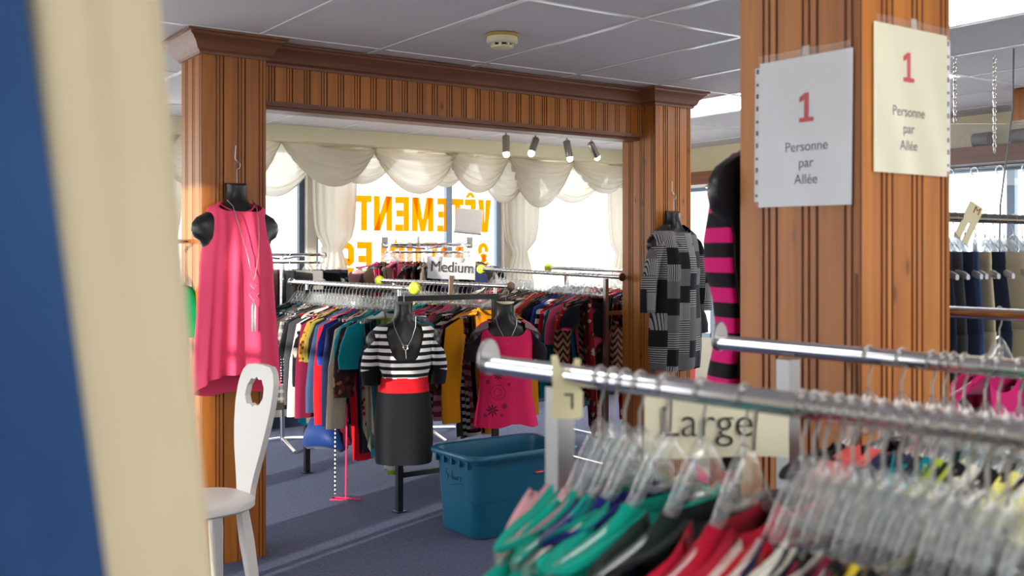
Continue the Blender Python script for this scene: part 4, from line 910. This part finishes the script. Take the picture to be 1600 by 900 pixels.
sleeve_sign('white paper sign reading 1 Personne par Allée in a clear pocket', F1, .233, .318, GL, lets((.535,.352,.248,.142)), -1)
F2 = frame((1.722, 1.239, 1.5615), (1,0,0), (0,0,1)) @ Matrix.Rotation(.0, 4, 'Z')
sleeve_sign('cream paper sign reading 1 Personne par Allée on the pillar', F2, .245, .306, CREAMPAPER, [(a, b, .46, v, m, o_) for (a, b, u, v, m, o_) in lets((.60,.375,.265,.155))], 1)
def card_sign(label, word, x0, x1, y, z0, z1, paper, posts, size):
    o = thing('size_sign', label, 'sign', ((x0+x1)/2, y, z0)); wd, h = x1-x0, z1-z0
    rs = [[Vector((-wd/2+wd*i/10, -.002*sin(i*.9+k), h*k/4 - .002*sin(i*.6)*(k == 0))) for i in range(11)] for k in range(5)]
    b = [[p + Vector((0,.002,0)) for p in r] for r in rs]; m = MB().rings(rs, closed=False).rings(b, closed=False); m.build('card', paper, o, auto=60)
    text('lettering', word, size, INK, o, frame((-.018 if word == 'Large' else 0, -.0045, h*.32), (1,0,0), (0,0,1)), 'CENTER', -.0007, .0003)
    for px, za, zb in posts: MB().tube([(px, -.004, za), (px, -.007, (za+zb)/2), (px+.004, -.004, zb)], .0018, 6).build('tie', simple('grey tie', srgb(128,122,116), .5), o)
    return o
s = card_sign('white card sign reading Medium standing over the clothes rack', 'Medium', 2.895, 3.211, 4.955, 1.262, 1.384, PAPER, [(-.085,.098,.128), (.06,.098,.128)], .088)
s.rotation_euler = (0, .05, 0)
MB().box(-.012, .012, -.004, .010, -.13, .02).build('bracket', chrome_m('bronze bracket', (.35,.25,.18,1), .3), s, smooth=False)
s = card_sign('cream card sign reading Large behind the rail nearest the camera', 'Large', 1.054, 1.284, 1.12, 1.088, 1.190, CREAMPAPER, [(-.075,.04,.135), (.058,.012,.075)], .068)
s.rotation_euler = (0, .02, -.50)
MB().box(-.01, .01, .004, .012, -.085, .05).build('bracket', CHROME, s, smooth=False)
# cream size marker on the near rail
pm = A0.lerp(A1, .20); rzm = ra
mk = thing('size_marker', 'cream plastic size marker straddling the rail nearest the camera', 'size marker', pm, -.55)
MB().poly([(-.020,0,.030), (-.012,0,.031), (-.008,0,.014), (.008,0,.014), (.012,0,.026), (.019,0,.025), (.016,0,-.01), (.022,0,-.018), (.022,0,-.050), (.016,0,-.054), (-.016,0,-.054), (-.021,0,-.050), (-.018,0,-.01)], (0,1,0), .005).build('plate', CREAMPLASTIC, mk, smooth=False)
mk.location = pm + Vector((-.006, -.022, -.004))
text('lettering', 'L', .03, INK, mk, frame((.004, -.0008, -.020), (-1,0,0), (0,0,-1)), 'CENTER', 0, .0002)
q = c2; mm = at(1562, 338, 3.25)
mk2 = thing('size_marker', 'cream plastic size marker tilted over the dark trouser rail', 'size marker', (mm.x, 1.876, 1.52), -.4)
MB().poly([Matrix.Rotation(.5, 3, 'Y') @ Vector(v) for v in ((-.030,0,.045), (.020,0,.045), (.026,0,.02), (.026,0,-.085), (.006,0,-.085), (.004,0,-.02), (-.004,0,-.02), (-.006,0,-.085), (-.028,0,-.085), (-.03,0,.02))], (0,-1,0), .004).build('plate', CREAMPLASTIC, mk2, smooth=False)
text('lettering', 'M', .034, simple('brown ink', srgb(150,80,40), .6), mk2, frame((.012, -.0048, .012), (.88,0,-.47), (.47,0,.88)), 'CENTER', 0, .0002)

# ================================================================ blue bin
BIN = NT('teal bin plastic'); BIN.base(BIN.mix(BIN.math('MULTIPLY', BIN.noise(5), .3), srgb(24,104,136), srgb(18,84,112)), .38); BINM = BIN.m
bn = thing('storage_bin', 'large teal plastic tub standing open on the carpet', 'bin', (3.035, 4.40, 0), 0); bn.scale = (1.07, 1.05, 1.06)
def rr(a, b, z, r, n=7):
    out = []
    for cx, cy, s in ((a-r,b-r,0), (-a+r,b-r,1), (-a+r,-b+r,2), (a-r,-b+r,3)):
        for k in range(n): t = pi/2*(s + k/(n-1)); out.append(Vector((cx+r*cos(t), cy+r*sin(t), z)))
    return out
MB().rings([rr(.265,.165,.004,.05), rr(.272,.172,.03,.055), rr(.277,.177,.17,.06), rr(.279,.179,.172,.06), rr(.290,.190,.35,.065), rr(.297,.197,.353,.07), rr(.299,.199,.388,.07), rr(.292,.192,.388,.066), rr(.284,.184,.34,.06), rr(.270,.170,.03,.05), rr(.262,.162,.012,.05)], True, True).build('tub', BINM, bn, auto=40)
MB().rings([rr(.299,.199,.372,.07), rr(.318,.216,.368,.078), rr(.322,.220,.376,.08), rr(.320,.218,.388,.08), rr(.308,.207,.395,.075), rr(.294,.194,.390,.068), rr(.299,.199,.372,.07)]).build('rim', BINM, bn, auto=60)
ng = MB()
for sg in (-1, 1):
    for u in (-.14, -.07, 0, .07, .14): ng.box(sg*.296-.010, sg*.296+.010, u-.006, u+.006, .33, .37)
g_ = ng.build('handle_rib', BINM, bn, smooth=False); g_['kind'] = 'stuff'
lg = MB(); lg.rings([[Vector((.03*cos(2*pi*j/20), 0, .008*sin(2*pi*j/20))) for j in range(20)], [Vector((.027*cos(2*pi*j/20), -.004, .006*sin(2*pi*j/20))) for j in range(20)]], False, True)
e_ = lg.build('emblem', simple('red emblem', srgb(206,30,40), .4), bn); e_.location = (.07, -.1905, .285); e_['label'] = 'red oval emblem'
MB().box(-.018, .018, -.0052, -.0042, -.0015, .0015).build('emblem_text', WHITE, e_, smooth=False)
# handwriting on the end
hw_ = MB(); yy = lambda u: -u
def stroke(pts): hw_.tube([(-.2895 - .0005 - (.012*(v-.25)/.1 if 0 else 0), -u, v) for u, v in pts], .0014, 4)
base = Vector((0,0))
for pts in ([(-.07,.302),(-.095,.300),(-.097,.278),(-.080,.276),(-.076,.258),(-.092,.244)], [(-.060,.268),(-.055,.268)], [(-.040,.300),(-.044,.266),(-.036,.258),(-.028,.268),(-.036,.276)], [(-.010,.274),(-.022,.268),(-.018,.258),(-.008,.268),(-.004,.258)], [(.006,.276),(.006,.258),(.008,.272),(.020,.276)], [(.044,.280),(.032,.274),(.042,.264),(.030,.258)], [(-.06,.226),(.0,.242),(.06,.250)]): stroke(pts)
hwo = hw_.build('handwriting', INK, bn); hwo.location = (.0035, -.02, 0)

# ================================================================ white chair
CH_W = NT('white painted wood'); CH_W.base(CH_W.mix(CH_W.math('MULTIPLY', CH_W.noise(3, CH_W.mapping((1,1,.2))), .3), srgb(236,230,222), srgb(214,206,198)), .4); CHW = CH_W.m
ch = thing('wooden_chair', 'white painted wooden chair with heart-shaped cut-out in its back', 'chair', (1.310, 3.965, 0), .14)
def loopy(f, n=32): return [f(2*pi*i/n) for i in range(n)]
def seatring(s, z): return loopy(lambda a: Vector((.19*s*math.copysign(abs(cos(a))**.75, cos(a)), .19*s*(1-.10*cos(a))*math.copysign(abs(sin(a))**.75, sin(a)), z)))
MB().rings([seatring(.93,.415), seatring(1,.425), seatring(1,.448), seatring(.95,.456)], True, True).build('seat', CHW, ch, auto=50)
for sx in (-1, 1):
    for sy in (-1, 1):
        a = Vector((sx*.11, sy*.11, .42)); b = Vector((sx*.16-.01, sy*.165, 0)); d_ = (b-a); rs = []
        for f, r in ((0,.020), (.3,.024), (.8,.019), (1,.017)):
            c = a + d_*f; rs.append([c + Vector((r*u, r*v, 0)) for u, v in ((-1,-.7), (-.7,-1), (.7,-1), (1,-.7), (1,.7), (.7,1), (-.7,1), (-1,.7))])
        MB().rings(rs, True, True).build('leg', CHW, ch, auto=30)
# back board: outline in (y, h), leaning away; built with a real opening
def half(h):      # half width of the board at height h above the seat bottom
    pts = [(0,.055), (.05,.058), (.12,.078), (.20,.105), (.30,.130), (.38,.142), (.44,.142), (.48,.136), (.515,.118), (.535,.090)]
    for (h0, w0), (h1, w1) in zip(pts, pts[1:]):
        if h0 <= h <= h1:
            f = (h-h0)/(h1-h0); return w0 + (w1-w0)*f
    return pts[-1][1]
outer = [(half(.535*i/24), .535*i/24) for i in range(25)]; outer = outer + [(.03,.541), (-.03,.541)] + [(-a, b) for a, b in reversed(outer)]
hole = []
for i in range(40):
    a = 2*pi*i/40; u, v = .070*math.copysign(abs(cos(a))**.8, cos(a)), .056*math.copysign(abs(sin(a))**.7, sin(a))
    if abs(v) > .03: v += (.010*abs(sin(u*75))-.004) * (-1 if v > 0 else 1)
    hole.append((u*(1-v*1.5), .43+v))
bm = bmesh.new()
def loop(pts): 
    vs = [bm.verts.new((0, y, z)) for y, z in pts]; return [bm.edges.new((vs[i], vs[(i+1) % len(vs)])) for i in range(len(vs))]
es = loop(outer) + loop(hole); bmesh.ops.triangle_fill(bm, edges=es, use_beauty=True)
ext = bmesh.ops.extrude_face_region(bm, geom=bm.faces[:]); bmesh.ops.translate(bm, verts=[g for g in ext['geom'] if isinstance(g, bmesh.types.BMVert)], vec=(.026,0,0))
bmesh.ops.recalc_face_normals(bm, faces=bm.faces)
for v in bm.verts: h = v.co.z; v.co = Vector((v.co.x + .172 + .07*h + .12*h*h, v.co.y, .425 + h*.985))
me = bpy.data.meshes.new('backrest'); bm.to_mesh(me); bm.free(); me.materials.append(CHW); bk = link('backrest', me, ch)
bv = bk.modifiers.new('bevel', 'BEVEL'); bv.width = .005; bv.segments = 2; bv.limit_method = 'ANGLE'

# ================================================================ trousers hanging close to the camera
BEIGE = fabric('beige twill', srgb(206,190,156)); BLUEJ = NT('blue jean'); X = BLUEJ.xyz()
BLUEJ.base(BLUEJ.mix(BLUEJ.noise(6, detail=3), srgb(24,48,84), srgb(52,88,136)), .9, 0, .2); BLUEJ.bump(BLUEJ.noise(300), .5, .002)
def hung(name, label, mat, X0, dpt, hwid, lean, rzz, dep):
    c = Vector((X0*.8192 + dpt*.5736, -X0*.5736 + dpt*.8192, 0)); N = 40; rs = []
    fwd = Vector((.5736, .8192, 0)); rgt = Vector((.8192, -.5736, 0)); fwd, rgt = (Matrix.Rotation(rzz, 3, 'Z') @ fwd), (Matrix.Rotation(rzz, 3, 'Z') @ rgt)
    for i in range(15):
        z = 1.72 - .98*i/14; s = lean*(1.56-z); a = hwid*(1+.15*(1.72-z)); r = []
        for j in range(N):
            t = 2*pi*j/N; w = 1 + .10*sin(5*t + 2.0*z) + .05*sin(9*t - 3*z)
            r.append(rgt*(a*cos(t)*w + s) + fwd*(dep*sin(t)*w) + Vector((0,0,z)))
        rs.append(r)
    o = MB().rings(rs, True, False).build(name, mat, auto=180, loc=c); tag(o, label, 'trousers', 'trousers hanging close to the camera')
    return o, c
g1, k1_ = hung('beige_trousers', 'beige trousers hanging close to the camera beside the jeans', BEIGE, -.250, .60, .036, .095, .06, .075)
g2, k2_ = hung('blue_jeans', 'blue jeans hanging close to the camera beside the beige trousers', BLUEJ.m, -.290, .47, .058, .125, .0, .05)
for o, c, l in ((g1, k1_, 'beige trousers'), (g2, k2_, 'blue jeans')):
    MB().tube([(0,0,1.715), (0,0,1.735)], .022, 10).build('clip', WHITE, o)
LR = thing('clothes_rack', 'clothes rail holding the beige trousers and blue jeans', 'clothes rack', (0,0,0))
v = (k1_-k2_).normalized(); MB().cyl(k2_ - v*.5 + Vector((0,0,1.75)), k1_ + v*.06 + Vector((0,0,1.75)), .014, 16).build('rail', CHROME, LR)
q = k2_ - v*.5; MB().cyl((q.x, q.y, 0), (q.x, q.y, 1.74), .014, 12).build('post', CHROME, LR)
q = k2_ - v*.45
# ---- drawstrings trailing from the striped dress rail
def cordline(name, label, pts, mat, r=.004): tag(MB().tube(pts, r, 6).build(name, mat), label, 'cord', 'cords trailing from the clothes')
e1 = at(532, 690, 5.95); e2 = at(532, 760, 5.95)
PKC = simple('pink cord', srgb(214,40,90), .8)
cordline('cord', 'bright pink cord trailing onto the carpet below the clothes', [(2.60, 5.35, .55), (2.595, 5.35, .25), (2.59, 5.345, .01), (2.56, 5.36, .008), (2.52, 5.40, .008), (2.56, 5.43, .008), (2.62, 5.36, .008), (2.66, 5.30, .008)], PKC, .005)
SPK = fabric('speckled cord', srgb(24,24,26), 'stripes', srgb(214,214,214), s=40)
cordline('cord', 'black and white cord hanging nearly to the carpet', [(2.585, 5.47, .55), (2.583, 5.47, .3), (2.58, 5.465, .02)], SPK, .0045)
bl = MB(); rs = []
for z, a, b in ((.42,.08,.12), (.32,.11,.19), (.26,.12,.21), (.235,.09,.16)): rs.append([Vector((a*cos(2*pi*j/24), b*sin(2*pi*j/24), z + .02*sin(4*pi*j/24))) for j in range(24)])
tag(bl.rings(rs, True, True).build('cloth_bag', fabric('blue satin', srgb(14,44,104), rough=.5), loc=(2.66, 5.78, 0), auto=180), 'shiny blue bag slung low under the clothes', 'bag')
